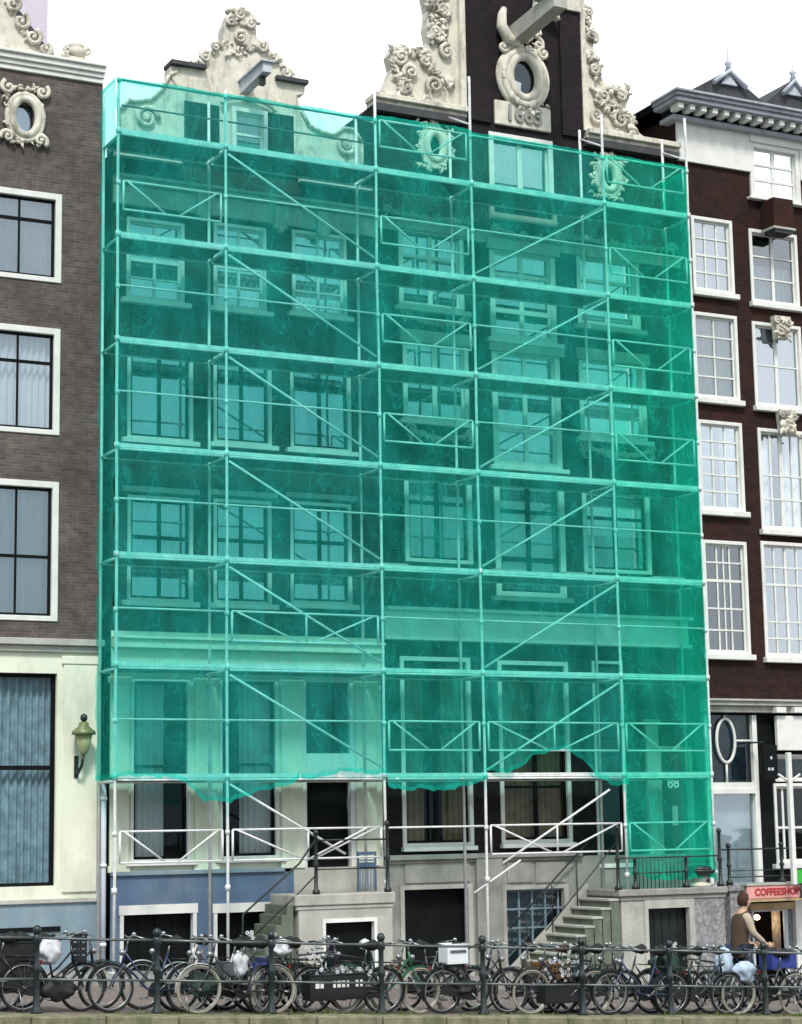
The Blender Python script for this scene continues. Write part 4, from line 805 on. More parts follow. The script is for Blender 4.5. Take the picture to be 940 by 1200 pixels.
xa, xb = U(372, 1050, YS)[0], U(456, 1040, YS)[0]; mb = MB()
for z in (sz+.45,): mb.tube([(xa, YS+.05, z), (xb, YS+.05, z)], .014, 6)
mb.tube([(xa, YS+.05, sz+.98), (xb, YS+.05, sz+.98)], .018, 6); mb.build('rail', M['black'], rl)
mb = MB(); pA = U(352, 1012, YS); pB = U(286, 1072, YS)
mb.tube([(xa, YS+.05, sz+1.0), (pA[0], YS+.05, pA[1]), (pB[0], YS+.05, pB[1]), (pB[0]-.02, YS+.05, GZ(2)+.1)], .02, 6)
pA = U(352, 1046, YS); pB = U(300, 1096, YS); mb.tube([(xa, YS+.05, sz+.35), (pA[0], YS+.05, pA[1]), (pB[0], YS+.05, pB[1])], .015, 6); mb.build('stair_rail', M['black'], rl)
# folded blue-grey slatted chair on the landing
x0, x1, a, b = PR(419, 441, 998, 1056, .5); a = sz; ch = thing('folding_chair', 'blue-grey slatted folding chair leaning by the door on the pale stoop', 'chair', ((x0+x1)/2, .5, sz))
mb = MB(); mb.box(x0, x0+.03, .48, .52, a, b); mb.box(x1-.03, x1, .48, .52, a, b); mb.box(x0, x1, .475, .525, b-.04, b); mb.box(x0+.03, x1-.03, .475, .525, a+.42, a+.46); mb.box(x0+.03, x1-.03, .475, .525, b-.3, b-.2); mb.build('frame', M['blue'], ch)
mb = MB()
for k in range(6): x = x0+.05+k*(x1-x0-.12)/5; mb.box(x, x+.02, .485, .505, a+.05, a+.42)
for k in range(3): mb.box(x0+.03, x1-.03, .485, .505, b-.18+k*.055, b-.145+k*.055)
mb.build('slats', M['blue_pale'], ch)

s2 = thing('stoop', 'grey stone stoop with a flight of worn steps and a dark cellar door under it', 'stoop', (11.5, .4, GZ(11)))
sx0, sx1 = 10.42, 12.98; sz = 1.72
mb = MB().box(sx0-.05, sx1+.02, YS-.08, YF-.12, sz-.13, sz); mb.box(sx0, sx1, YS-.03, YF-.12, sz-.22, sz-.13); mb.build('landing', M['stone_grey'], s2, bevel=.015)
op = PR(757, 810, 1064, 1150, YS); mb = MB(); mb.box(sx0+.03, op[0]-.02, YS, YF-.12, -1, sz-.22); mb.build('pier', M['stone_pale'], s2)
mb = MB(); mb.box(op[1]+.1, sx1-.03, YS, YF-.12, -1, sz-.22); mb.build('pier', M['stone_mottled'], s2)['label'] = 'mottled grey pier right of the cellar door'
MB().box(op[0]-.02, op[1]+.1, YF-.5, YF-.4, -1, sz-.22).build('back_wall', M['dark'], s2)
mb = MB(); mb.box(op[0]-.02, op[0]+.07, YS-.03, YS+.1, -.7, op[3]); mb.box(op[1]-.03, op[1]+.1, YS-.03, YS+.1, -.7, op[3]); mb.box(op[0]-.02, op[1]+.1, YS-.03, YS+.1, op[3], sz-.22); cf = mb.build('cellar_door', M['stone_pale'], s2)
mb = MB().box(op[0]+.07, op[1]-.03, YS+.16, YS+.19, -.7, op[3])
for k in range(5): xx = op[0]+.12+k*(op[1]-op[0]-.2)/4.6; mb.box(xx, xx+.1, YS+.145, YS+.16, -.7, op[3]-.08)
mb.build('leaf', mat('door_paint', (.014, .017, .018), .5, .4, 3, spec=.2), cf)
n = 9; gz = GZ(8.8)+.1
for i in range(n):
    z1 = sz-(sz-gz)*(i+1)/(n+1); x1 = sx0-.2*i
    st = MB().box(x1-.22, x1-.001, YS+.02, YF-.2, gz-.4, z1-.05).build('step', M['stair_stone'], s2)
    MB().box(x1-.25, x1-.001, YS-.0, YF-.2, z1-.05, z1).build('tread', M['stone_pale'], st, bevel=.01)
mb = MB(); xb = sx0-.2*n
mb.add([(sx0, YF-.199, sz+.1), (xb-.1, YF-.199, gz+.15), (xb-.1, YF-.199, gz-.4), (sx0, YF-.199, sz-.4), (sx0, YF-.11, sz+.1), (xb-.1, YF-.11, gz+.15), (xb-.1, YF-.11, gz-.4), (sx0, YF-.11, sz-.4)], [(0, 1, 2, 3), (7, 6, 5, 4), (0, 4, 5, 1), (1, 5, 6, 2), (2, 6, 7, 3), (3, 7, 4, 0)])
mb.build('stringer', M['stone_pale'], s2)
rl = thing('stoop_railing', 'dark iron railing along the landing and steps of the grey stone stoop', 'railing', (11.5, YS, sz))
xs_ = [U(x, 1040, YS)[0] for x in (726, 746, 806, 846)]
for x, hgt in zip(xs_, (1.25, .7, .7, 1.15)):
    mb = MB(); rail_post(mb, x, YS+.03, sz, hgt-.05, hgt > .8); mb.build('post', M['black'], rl)
mb = MB(); mb.tube([(xs_[0], YS+.03, sz+.62), (xs_[-1], YS+.03, sz+.62)], .016, 6); mb.tube([(xs_[1], YS+.03, sz+.32), (xs_[2], YS+.03, sz+.32)], .014, 6)
for k in range(14): x = xs_[1]+(xs_[2]-xs_[1])*k/13; mb.tube([(x, YS+.03, sz), (x, YS+.03, sz+.62)], .009, 5)
mb.build('rail', M['black'], rl)
mb = MB(); mb.tube([(xs_[0], YF-.25, sz+.95), (xb-.1, YF-.25, gz+.95)], .018, 6)
for i in (1, 4, 7): x = sx0-.2*i-.1; z1 = sz-(sz-gz)*(i+1)/(n+1); mb.tube([(x, YF-.25, z1), (x, YF-.25, z1+.95)], .013, 5)
mb.build('stair_rail', M['black'], rl)
MB().tube([(xs_[0], YS+.03, sz+.95), (xb+.1, YS+.03, gz+.95)], .013, 6).build('stair_rail', M['black'], rl)
X, _ = U(820, 1040, .1); pl = thing('stone_planter', 'dark bowl planter on a white stone foot on the grey stoop', 'planter', (X, .1, sz))
MB().lathe(X, .1, [(.24, sz), (.25, sz+.05), (.14, sz+.1), (.2, sz+.2)], 14).build('foot', M['stone_white'], pl); MB().lathe(X, .1, [(.2, sz+.2), (.33, sz+.3), (.34, sz+.34), (.29, sz+.34)], 14).build('bowl', M['black'], pl); MB().lathe(X, .1, [(.28, sz+.33), (.25, sz+.4), (.1, sz+.43)], 12).build('soil', M['iron_green'], pl)
s3 = thing('stoop', 'low dark stoop in front of the shop window at the right edge', 'stoop', (15, .5, GZ(15)))
zf3 = U(890, 1036, 0.2)[1]; xq0 = U(849, 1036, .3)[0]; MB().box(xq0+.15, 18, .35, YF-.02, zf3-.14, zf3).build('landing', M['stone_mottled'], s3, bevel=.015)
MB().box(xq0+.2, U(872, 1060, .4)[0], .4, YF-.02, -1, zf3-.141).build('base', M['stone_mottled'], s3)
rl = thing('stoop_railing', 'black iron railing on the stoop before the shop window at the right edge', 'railing', (15, .4, zf3))
xs_ = [U(x, 1030, .4)[0] for x in (855, 917, 962)]
for x in xs_: mb = MB(); rail_post(mb, x, .4, zf3, .78); mb.build('post', M['black'], rl)
mb = MB(); mb.tube([(xs_[0]-.2, .4, zf3+.72), (xs_[-1], .4, zf3+.72)], .02, 6); mb.tube([(xs_[0], .4, zf3+.15), (xs_[-1], .4, zf3+.15)], .016, 6); mb.tube([(xs_[0], .4, zf3+.28), (xs_[-1], .4, zf3+.28)], .012, 6); mb.build('rail', M['black'], rl)

# ---------------------------------------------------------------- scaffold
PX = [0, 2.147, 5.359, 7.534, 10.746, 12.897]
LZ = [16-2*i for i in range(7)]
scf = thing('scaffold', 'galvanised steel scaffold of seven decks and five bays standing before the two middle houses', 'scaffold', (6.4, .5, .2))
YI = 1.0-.12
tops = [16.98, 17.12, 17.6, 18.28, 17.95, 18.2]
foot = [GZ(0)+.12, GZ(2.1)+.12, 1.83, GZ(7.5)+.12, GZ(10.7)+.12, 1.72]
foot[4] = 1.72-.25
for i, x in enumerate(PX):
    mb = MB(); z = foot[i]; pts = []
    kk = 0
    while z < tops[i]: pts.append((x+rnd.uniform(-.012, .012), rnd.uniform(-.01, .01), z)); z += 2
    pts.append((x, 0, tops[i])); mb.tube(pts, .029, 8)
    z = foot[i]; mb.box(x-.08, x+.08, -.08, .08, z-.0, z+.02)
    for L_ in LZ+[2.0]:
        if L_ > foot[i]+.1: mb.tube([(x, 0, L_-.05), (x, 0, L_+.05)], .052, 8); mb.tube([(x, 0, L_+.95), (x, 0, L_+1.03)], .045, 8)
    mb.build('standard', M['steel'], scf)
    mb = MB(); zi = foot[i] if i not in (4,) else 1.72; mb.tube([(x, YI, zi), (x, YI, [17.3, 17.2, 18.0, 17.4, 17.9, 18.0][i])], .03, 8)
    mb.build('inner_standard', M['steel'], scf)
    for L_ in LZ: MB().tube([(x, 0, L_-.08), (x, YI, L_-.08)], .026, 6).build('transom', M['steel'], scf)
mb = MB()
for i in (2, 3, 4, 5):
    mb = MB(); zt = min(tops[i], 17.9)-.1; mb.tube([(PX[i], 0, zt-.55), (PX[i], YI, zt-.1)], .02, 6); mb.build('end_brace', M['steel'], scf)
VF = {(0, 1), (2, 0), (4, 0), (2, 1), (4, 1), (2, 2), (4, 2), (2, 3), (4, 3), (1, 5), (2, 6), (3, 6), (4, 6), (0, 7), (1, 7), (3, 7), (4, 7)}
def truss(x0, x1, z, Y=-.0):
    mb = MB(); zb, zt = z+.48, z+1.03; r = .022
    mb.tube([(x0, Y, zt), (x1, Y, zt)], r, 6); mb.tube([(x0, Y, zb), (x1, Y, zb)], r, 6); mb.tube([(x0, Y, zb), (x0, Y, zt)], r, 6); mb.tube([(x1, Y, zb), (x1, Y, zt)], r, 6)
    xm = (x0+x1)/2
    mb.tube([(x0+.08, Y, zt), (xm-.12, Y, zb)], r*.9, 6); mb.tube([(xm+.12, Y, zb), (x1-.08, Y, zt)], r*.9, 6)
    if x1-x0 > 2.6: mb.tube([(xm, Y, zb), (xm, Y, zt)], r*.9, 6)
    return mb
for b in range(5):
    x0, x1 = PX[b]+.05, PX[b+1]-.05
    for li, z in enumerate(LZ+[2.0]):
        if li < 7:
            dk = MB()
            for k in range(3):
                y0 = .05+k*.275; sag = 0
                dk.box(x0+.02, x1-.02, y0, y0+.265, z-.06, z-.0)
            for k in range(int((x1-x0)/.5)): xx = x0+.3+k*.5; dk.box(xx, xx+.04, .05, .865, z-.075, z-.061)
            dk.build('deck', M['plank'], scf)
            MB().box(x0, x1, .0, .028, z-.03, z+.045).build('toe_board', M['steel'], scf)
            MB().tube([(x0, 0, z-.062), (x1, 0, z-.062)], .024, 6).build('ledger', M['steel'], scf)
            MB().tube([(x0, YI, z-.08), (x1, YI, z-.08)], .024, 6).build('inner_ledger', M['steel'], scf)
        if (b, li) in VF: truss(x0+.05, x1-.05, z).build('guard_frame', M['steel'], scf)
        elif li == 0 and b < 2:
            MB().tube([(x0, 0, z+1.0), (x1, 0, z+1.0)], .022, 6).build('guard_rail', M['iron_worn'], scf); MB().tube([(x0, 0, z+.5), (x1, 0, z+.5)], .018, 6).build('guard_rail', M['iron_worn'], scf)
        elif li < 7: MB().tube([(x0, 0, z+1.02), (x1, 0, z+1.02)], .02, 6).build('guard_rail', M['steel'], scf)
        if (b, li) == (2, 7): MB().tube([(x0, 0, z+1.02), (x1, 0, z+1.02)], .022, 6).build('guard_rail', M['steel'], scf)
        if b == 1 and li < 7:
            zb = z-2 if li < 6 else z-1.6
            xe = x1 if li < 6 else x1-.8
            MB().tube([(x0, -.0, z-.15), (xe, -.0, zb+.15)], .024, 6).build('diagonal_brace', M['steel'], scf)
        if b == 3 and li < 6: MB().tube([(x0, 0, z-1.9), (x1, 0, z-.15)], .024, 6).build('diagonal_brace', M['steel'], scf)
        if b == 3 and li == 7: MB().tube([(x0+.3, 0, 2.3), (x1-.3, 0, 3.7)], .024, 6).build('diagonal_brace', M['steel'], scf)
        if (b, li) == (1, 7): MB().tube([(3.7, -.03, 2.45), (5.0, -.03, 3.05)], .02, 6).build('diagonal_brace', M['steel'], scf)
MB().tube([(PX[3]-.3, 0, 1.75), (PX[3]+.75, 0, 2.35)], .022, 6).build('diagonal_brace', M['steel'], scf)
# things lying on the decks
def bundle(px, py, lvl, ln, lab, nm='plank_bundle', m='stone_pale', hgt=.12):
    X, _ = U(px, py, .4); z = LZ[lvl]; t = thing(nm, lab, 'planks', (X, .4, z))
    for k in range(3):
        MB().box(X-ln/2+k*.03, X+ln/2-k*.02, .2+k*.02, .55-k*.03, z+.001+k*hgt/3, z+(k+1)*hgt/3-.003).build('board', M[m], t)
bundle(456, 650, 4, .75, 'short pile of pale boards on the deck left in the middle bay'); bundle(592, 655, 4, .8, 'pile of pale boards on the deck beside the fourth upright')
bundle(670, 655, 4, .65, 'pale boards on the deck between the fifth upright and the middle windows'); bundle(778, 668, 4, .9, 'pale boards at the right end of the scaffold deck'); bundle(655, 235, 0, .8, 'pale boards on the top deck left of the carved oval'); bundle(765, 243, 0, .7, 'pale boards on the top deck right of the carved oval')

# ---------------------------------------------------------------- debris net
def netpanel(name, label, pts_fn, nu, nv, m, group='green debris nets wrapped round the scaffold'):
    mb = MB(); vs = []
    for i in range(nu+1):
        for j in range(nv+1): vs.append(pts_fn(i/nu, j/nv))
    fs = [(i*(nv+1)+j, (i+1)*(nv+1)+j, (i+1)*(nv+1)+j+1, i*(nv+1)+j+1) for i in range(nu) for j in range(nv)]
    mb.add(vs, fs, True); o = mb.build(name, m); o.name = name
    # doubled selvedge along the top and hem: a folded strip of the same cloth
    W = nv+1
    def strip(idx, nm):
        q = MB(); pv_ = []
        for a, b in idx: pv_ += [vs[a], vs[b]]
        q.add([(x-.006 if abs(vs[0][1]-vs[-1][1]) > .5 else x, y-.008, z) for x, y, z in pv_], [(2*k, 2*k+2, 2*k+3, 2*k+1) for k in range(len(idx)-1)], True); q.build(nm, m, o)
    strip([(i*W, i*W+1) for i in range(nu+1)], 'hem_band'); strip([(i*W+nv, i*W+nv-1) for i in range(nu+1)], 'top_band')
    return tag(o, label, 'safety net', group)
def interp(x, tab):
    for (a, b), (c, d) in zip(tab[:-1], tab[1:]):
        if a <= x <= c: return b+(d-b)*(x-a)/(c-a) if c > a else b
    return tab[0][1] if x < tab[0][0] else tab[-1][1]
def bill(x, z, x0, x1, ph):
    t = (x-x0)/(x1-x0); u = ((z-4) % 2)/2
    env = math.sin(math.pi*min(1, max(0, t)))**.6*(math.sin(math.pi*u)**.8)
    return -.055-.05*env-.03*env*math.sin(x*4.1+z*1.3+ph)-.012*env*math.sin(x*23+.8*z+ph)-.008*math.sin(x*13+z*2.7+ph)*env-.006*math.sin(z*11+x*3)
def front(x0, x1, top, bot, ph):
    def f(u, v):
        x = x0+(x1-x0)*u; zt = interp(x, top); zb = interp(x, bot)
        z = zb+(zt-zb)*v; y = bill(x, z, x0, x1, ph)
        lo = max(0, 1-(z-zb)/.6); y -= lo*.09*math.sin(x*9+ph+z*4)*abs(math.sin(x*2.3+ph))+lo*.04+lo*.03*math.sin(x*31+ph)
        z += lo*lo*(.03*math.sin(x*11+ph)*math.sin(x*3.7+1)+.012*math.sin(x*29+ph*3)+.05*math.sin(x*3.1+ph*2))
        # a sag in every lift where the cloth is tied to the ledger
        sgz = (z-.95) % 2; y -= .022*math.exp(-((sgz-.12)/.1)**2)*(1+.8*math.sin(x*6+z))
        y -= .012*math.sin((x*1.9+z*2.3)*3+ph)*max(0, math.sin(x*1.3+z*.9+ph*3))
        if top is not None and v > .985: z -= .02*abs(math.sin(x*3))
        return (x, y, z)
    return f
netpanel('debris_net', 'green debris net over the two left bays, drooping beside the second upright', front(-.06, 5.34, [(0, 17.02), (5.4, 17.04)], [(-.06, 3.97), (1.28, 3.95), (1.45, 3.8), (1.69, 3.58), (2.1, 3.52), (2.6, 3.62), (3.1, 3.8), (3.55, 3.98), (5.34, 4.04)], 0), 90, 150, M['net'])
netpanel('debris_net', 'green debris net over the narrow middle bay between the third and fourth uprights', front(5.34, 7.53, [(5.3, 17.1), (7.6, 17.12)], [(5.34, 3.8), (5.85, 3.66), (6.5, 3.72), (7.53, 3.93)], 1), 40, 150, M['net_mid'])
netpanel('debris_net', 'green debris net over the wide fourth bay with its hem arched up', front(7.53, 10.74, [(7.5, 17.07), (10.8, 17.05)], [(7.53, 4.03), (7.9, 4.05), (8.3, 4.2), (8.6, 4.42), (9.3, 4.47), (9.7, 4.3), (10.08, 3.96), (10.4, 3.85), (10.74, 3.82)], 2), 56, 150, M['net_mid'])
netpanel('debris_net', 'green debris net over the last bay on the right, hanging down to the stoop', front(10.74, 12.85, [(10.7, 17.05), (12.9, 17.07)], [(10.74, 1.95), (12.3, 1.9), (12.85, 1.8)], 3), 40, 170, M['net_right'])
def lside(u, v):
    z = 3.95+(17.0-3.95)*v; y = -.055+u*.98
    x = -.07-.03*math.sin(math.pi*u)-.05*math.sin(z*1.9+2)*math.sin(math.pi*u)-.015*math.sin(z*9+u*6)
    y -= .1*u*math.sin(z*2.3)**2
    return (x, y, z)
netpanel('debris_net', 'green debris net wrapped round the left end of the scaffold', lside, 12, 140, M['net_mid'])
def rside(u, v):
    z = 1.9+(17.0-1.9)*v; y = .0+u*1.02
    return (12.87-.03*math.sin(math.pi*u)*math.sin(z*2.3)-.02*math.sin(z*7+u*8), y, z)
netpanel('debris_net', 'green debris net wrapped round the right end of the scaffold', rside, 12, 150, M['net_dense'])

# ---------------------------------------------------------------- quay railing
YR = -8.0
rail = thing('quay_railing', 'dark iron quay railing of two rails on ball-topped posts along the canal edge', 'railing', (2, YR, GZ(2)))
posts = [U(x, 1140, YR)[0] for x in (-110, 43, 184, 318, 447, 566, 682, 785, 896)]+[11.0, 13.0]
for x in posts:
    z = GZ(x); mb = MB()
    mb.lathe(x, YR, [(.08, z), (.08, z+.05), (.052, z+.1), (.042, z+.3), (.037, z+.52), (.058, z+.56), (.058, z+.62), (.037, z+.66), (.035, z+.9), (.06, z+.94), (.06, z+1.02), (.037, z+1.04)], 10)
    mb.ell((x, YR, z+1.09), .06, .06, .065, 10, 7); mb.build('post', M['iron_green'], rail)
for a, b in zip(posts[:-1], posts[1:]):
    for h_ in (.99, .46):
        MB().tube([(a, YR, GZ(a)+h_), ((a+b)/2, YR+rnd.uniform(-.01, .01), (GZ(a)+GZ(b))/2+h_-.008), (b, YR, GZ(b)+h_)], .017, 8).build('rail', M['iron_worn'], rail)

# ---------------------------------------------------------------- bicycles
tyre = mat('tyre_rubber', (.018, .018, .018), .8, .3, 20); tyrecream = mat('cream_tyre', (.30, .28, .22), .8, .15, 20)
chrome = mat('bicycle_chrome', (.34, .34, .35), .35, .1, 8, metal=.8)
paints = {k: mat('bicycle_paint_'+k, c, .35, .2, 10, spec=.6) for k, c in dict(black=(.012, .012, .014), blue=(.012, .025, .08), green=(.015, .11, .05), white=(.5, .5, .48), purple=(.04, .03, .055), grey=(.10, .105, .11), red=(.2, .02, .02), teal=(.012, .035, .04)).items()}
saddles = {k: mat('saddle_'+k, c, .6, .2, 8) for k, c in dict(black=(.015, .014, .014), white=(.65, .65, .62), brown=(.13, .06, .03)).items()}
def bike(xf, xr, y, col, label, ty='black', sad='black', fend='black', step=True, lean=0, yaw=0, flip=False, carrier=True, scale=1., group='bicycles parked along the quay railing', case=True):
    """xf, xr: where front and rear wheel stand"""
    X = (xf+xr)/2; d = 1 if xf > xr else -1; wb = 1.12*scale
    t = thing('bicycle', label, 'bicycle', (X, y, GZ(X)), group)
    OFF[t.name] = Vector((0, 0, 0))
    t.rotation_euler = (R(lean), math.atan(.0587)*1.0 if d > 0 else -math.atan(.0587), R(yaw)+(0 if d > 0 else math.pi))
    if d < 0: t.rotation_euler = (R(-lean), -math.atan(.0587), math.pi+R(yaw))
    P = paints[col]; s = scale; r = .33*s; hx = wb/2
    q = lambda *a: tuple(v*s for v in a)
    fr = MB(); bbk = q(-.10, 0, .30); seat = q(-.24, 0, .80); head0 = q(.36, 0, .88); head1 = q(.41, 0, .66); ax = (-hx, 0, r); axf = (hx, 0, r)
    if step: fr.tube([head1, q(.22, 0, .5), q(.05, 0, .33), bbk], .017*s, 7); fr.tube([q(.375, 0, .80), q(.2, 0, .58), q(.0, 0, .43), q(-.15, 0, .45)], .014*s, 7)
    else: fr.tube([q(.37, 0, .84), q(-.22, 0, .78)], .016*s, 7); fr.tube([head1, bbk], .017*s, 7)
    fr.tube([bbk, seat], .016*s, 7); fr.tube([head0, head1], .02*s, 7)
    for sy in (-1, 1): fr.tube([bbk, (ax[0], sy*.05*s, ax[2])], .01*s, 6); fr.tube([(seat[0]+.01, 0, seat[2]-.06*s), (ax[0], sy*.05*s, ax[2])], .009*s, 6)
    fr.build('frame', P, t)
    fk = MB()
    for sy in (-1, 1): fk.tube([(head1[0], 0, head1[2]), (head1[0]+.02*s, sy*.05*s, head1[2]-.05*s), (axf[0]-.04*s, sy*.05*s, axf[2]+.12*s), (axf[0], sy*.05*s, axf[2])], .012*s, 6)
    fk.build('fork', P, t)
    hbx = .33*s; hb = MB(); hb.tube([head0, q(.335, 0, 1.0)], .012*s, 6)
    hb.tube([q(.12, .28, .98), q(.25, .27, 1.0), q(.33, .18, 1.03), q(.34, 0, 1.0), q(.33, -.18, 1.03), q(.25, -.27, 1.0), q(.12, -.28, .98)], .011*s, 6)
    H = hb.build('handlebar', chrome, t)
    for sy in (-1, 1): MB().tube([q(.1, sy*.28, .975), q(.21, sy*.275, .993)], .017*s, 6).build('grip', saddles[sad if sad != 'white' else 'black'], H)
    MB().lathe(.30*s, .1*s, [(.03*s, 1.03*s), (.03*s, 1.06*s), (.01*s, 1.075*s)], 8).build('bell', chrome, H)
    for cx in (hx, -hx):
        wh = MB().tube([(cx, -.06*s, r), (cx, .06*s, r)], .018*s, 8).build('wheel', chrome, t)
        MB().ring((cx, 0, r), r-.018*s, .02*s, n=36, m=7).build('tyre', tyrecream if ty == 'cream' else tyre, wh)
        rm = MB().ring((cx, 0, r), r-.045*s, .011*s, n=36, m=5)
        for k in range(20):
            a = 6.283*k/20; a2 = a+(.35 if k % 2 else -.35); rm.tube([(cx+.016*math.cos(a2), (.035 if k % 4 < 2 else -.035)*s, r+.016*math.sin(a2)), (cx+(r-.045*s)*math.cos(a), 0, r+(r-.045*s)*math.sin(a))], .0016, 3, cap=False)
        rm.build('rim', chrome, wh)
        fn = MB(); a0, a1 = ((-.15, 2.6) if cx > 0 else (.2, 3.6))
        vs = []; N = 16
        for k in range(N+1):
            a = a0+(a1-a0)*k/N
            for yy, rr in ((-.03*s, r+.012*s), (0, r+.026*s), (.03*s, r+.012*s)): vs.append((cx+rr*math.cos(a), yy, r+rr*math.sin(a)))
        fn.add(vs, [(3*k+j, 3*k+j+1, 3*k+j+4, 3*k+j+3) for k in range(N) for j in range(2)], True)
        fn.build('mudguard', paints[fend], t)
    sd_ = MB(); sd_.tube([seat, q(-.265, 0, .93)], .012*s, 6)
    S = sd_.build('seat_post', chrome, t)
    sa = MB(); sa.tube([q(-.42, 0, .965), q(-.36, 0, .97), q(-.25, 0, .96), q(-.13, 0, .955)], [.06*s, .085*s, .05*s, .018*s], 8); sa.build('saddle', saddles[sad], t)
    if case:
        cc = MB(); cc.prism([q(-.0, .30), q(-.05, .40), q(-.14, .41), q(-hx/s+.0, .40), q(-hx/s-.06, .33), q(-hx/s, .27), q(-.1, .2), q(-.01, .22)], -.075*s, -.055*s); cc.build('chain_case', paints['black'], t)
    cr_ = MB(); cr_.tube([(bbk[0], -.09*s, bbk[2]), (bbk[0], .09*s, bbk[2])], .016*s, 7); cr_.tube([(bbk[0], -.09*s, bbk[2]), (bbk[0]+.12*s, -.1*s, bbk[2]-.11*s)], .009*s, 5); cr_.tube([(bbk[0], .09*s, bbk[2]), (bbk[0]-.12*s, .1*s, bbk[2]+.11*s)], .009*s, 5)
    cr_.box(bbk[0]+.07*s, bbk[0]+.17*s, -.2*s, -.1*s, bbk[2]-.125*s, bbk[2]-.1*s); cr_.box(bbk[0]-.17*s, bbk[0]-.07*s, .1*s, .2*s, bbk[2]+.1*s, bbk[2]+.125*s); cr_.build('pedals', chrome, t)
    if carrier:
        ca = MB()
        for sy in (-.07, 0, .07): ca.tube([q(-.30, sy, .73), q(-.78, sy, .73)], .006*s, 5)
        for sy in (-.07, .07): ca.tube([q(-.62, sy, .73), (-hx, sy*s, r)], .006*s, 5)
        for xx in (-.34, -.55, -.77): ca.tube([q(xx, -.07, .73), q(xx, .07, .73)], .006*s, 5)
        ca.build('carrier', paints['black'], t)
    MB().tube([(-hx+.08*s, .05*s, r-.02), (-hx+.02*s, .16*s, .01)], .009*s, 5).build('kickstand', chrome, t)
    lm = MB().ell(q(.42, 0, .80), .045*s, .04*s, .045*s, 8, 6).build('headlight', chrome, t)
    MB().box((-.80)*s, (-.78)*s, -.03*s, .03*s, .62*s, .68*s).build('rear_reflector', paints['red'], t)
    return t
def UX(px, y=-7.5): return U(px, 1160, y)[0]
specs = [
 (-62, 16, -7.55, 'black', 'black upright bicycle cut by the left edge, under the dark box', dict(lean=-3)),
 (86, 8, -7.4, 'black', 'black bicycle with tall handlebars behind the leftmost railing post, white bag on its saddle', dict(lean=2)),
 (138, 214-4, -7.6, 'blue', 'blue step-through bicycle between the two leftmost cream windows', dict(lean=-2, sad='black')),
 (214, 286, -7.3, 'white', 'white bicycle nearest the house in the cluster of three below the blue base', dict(lean=3, fend='white')),
 (226, 297, -7.5, 'grey', 'grey bicycle with white mudguards, middle of the cluster below the blue base', dict(fend='white', lean=1)),
 (240, 312, -7.7, 'black', 'black bicycle with cream tyres nearest the canal in the cluster below the blue base', dict(fend='white', ty='cream', lean=-2)),
 (300, 352, -7.55, 'black', 'black bicycle turned half towards the canal behind the third railing post', dict(yaw=38, lean=4)),
 (370, 330, -7.35, 'teal', 'teal bicycle turned away with its front wheel at the dark advert crate', dict(yaw=-30, lean=-5, ty='cream')),
 (372, 440, -7.65, 'black', 'black bicycle hung with the lettered dark crate', dict(lean=2, step=False)),
 (484, 418, -7.5, 'green', 'green step-through bicycle with cream tyres and a white saddle', dict(ty='cream', sad='white', lean=-2, fend='green')),
 (460, 520, -7.3, 'grey', 'grey bicycle with cream tyres half hidden behind the green one', dict(ty='cream', lean=4, yaw=6)),
 (590, 521, -7.55, 'black', 'black bicycle with the white basket on its handlebars before the dark cellar opening', dict(lean=2)),
 (622, 694, -7.6, 'purple', 'purple bicycle with cream tyres at the foot of the stone steps', dict(ty='cream', lean=2)),
 (642, 712, -7.35, 'black', 'black bicycle behind the purple one at the foot of the stone steps', dict(lean=-3, step=False)),
 (727, 660, -7.5, 'purple', 'purple bicycle with thick black tyres right of the stone steps', dict(lean=-1)),
 (716, 782, -7.7, 'blue', 'dark blue bicycle in front of the pale stoop pier', dict(lean=3)),
 (764, 830, -7.4, 'black', 'black bicycle below the cellar door under the grey stoop', dict(lean=-4)),
 (846, 786, -7.6, 'teal', 'teal bicycle leaning behind the railing before the mottled pier', dict(lean=5)),
 (812, 872, -7.3, 'grey', 'grey bicycle with white mudguards left of the walking person', dict(fend='white', lean=-2)),
 (866, 928, -7.6, 'black', 'black bicycle with cream tyres in front of the walking person', dict(ty='cream', lean=1)),
 (910, 968, -7.35, 'blue', 'blue bicycle at the right edge below the pink sign', dict(lean=-3)),
 (105, 34, -7.05, 'black', 'black bicycle against the street side behind the leftmost white bag', dict(lean=4)),
 (172, 246, -7.0, 'teal', 'dark bicycle on the street side behind the second railing post', dict(lean=-4, fend='white')),
 (270, 342, -7.05, 'black', 'black bicycle on the street side behind the blue saddle bag', dict(lean=3)),
 (398, 330, -7.0, 'purple', 'dark bicycle on the street side behind the lettered crate', dict(lean=-3, step=False)),
 (546, 476, -7.05, 'black', 'black bicycle on the street side before the wide dark opening', dict(lean=3, step=False)),
 (562, 634, -7.0, 'black', 'black bicycle on the street side in front of the barred cellar window', dict(lean=-2)),
 (600, 670, -7.2, 'grey', 'grey bicycle jammed behind the purple one at the steps', dict(lean=6, sad='brown')),
 (690, 762, -7.0, 'black', 'black bicycle on the street side between the steps and the cellar door', dict(lean=2)),
 (790, 858, -7.05, 'black', 'black bicycle on the street side before the mottled pier', dict(lean=-3, step=False)),
 (950, 884, -7.05, 'black', 'black bicycle on the street side at the right edge', dict(lean=3)),
]
for (a, b, y, c, l, kw) in specs:
    xa, xb = UX(a, y), UX(b, y); m_ = (xa+xb)/2; h_ = .56 if xa > xb else -.56
    bike(m_+h_, m_-h_, y, c, l, **kw)
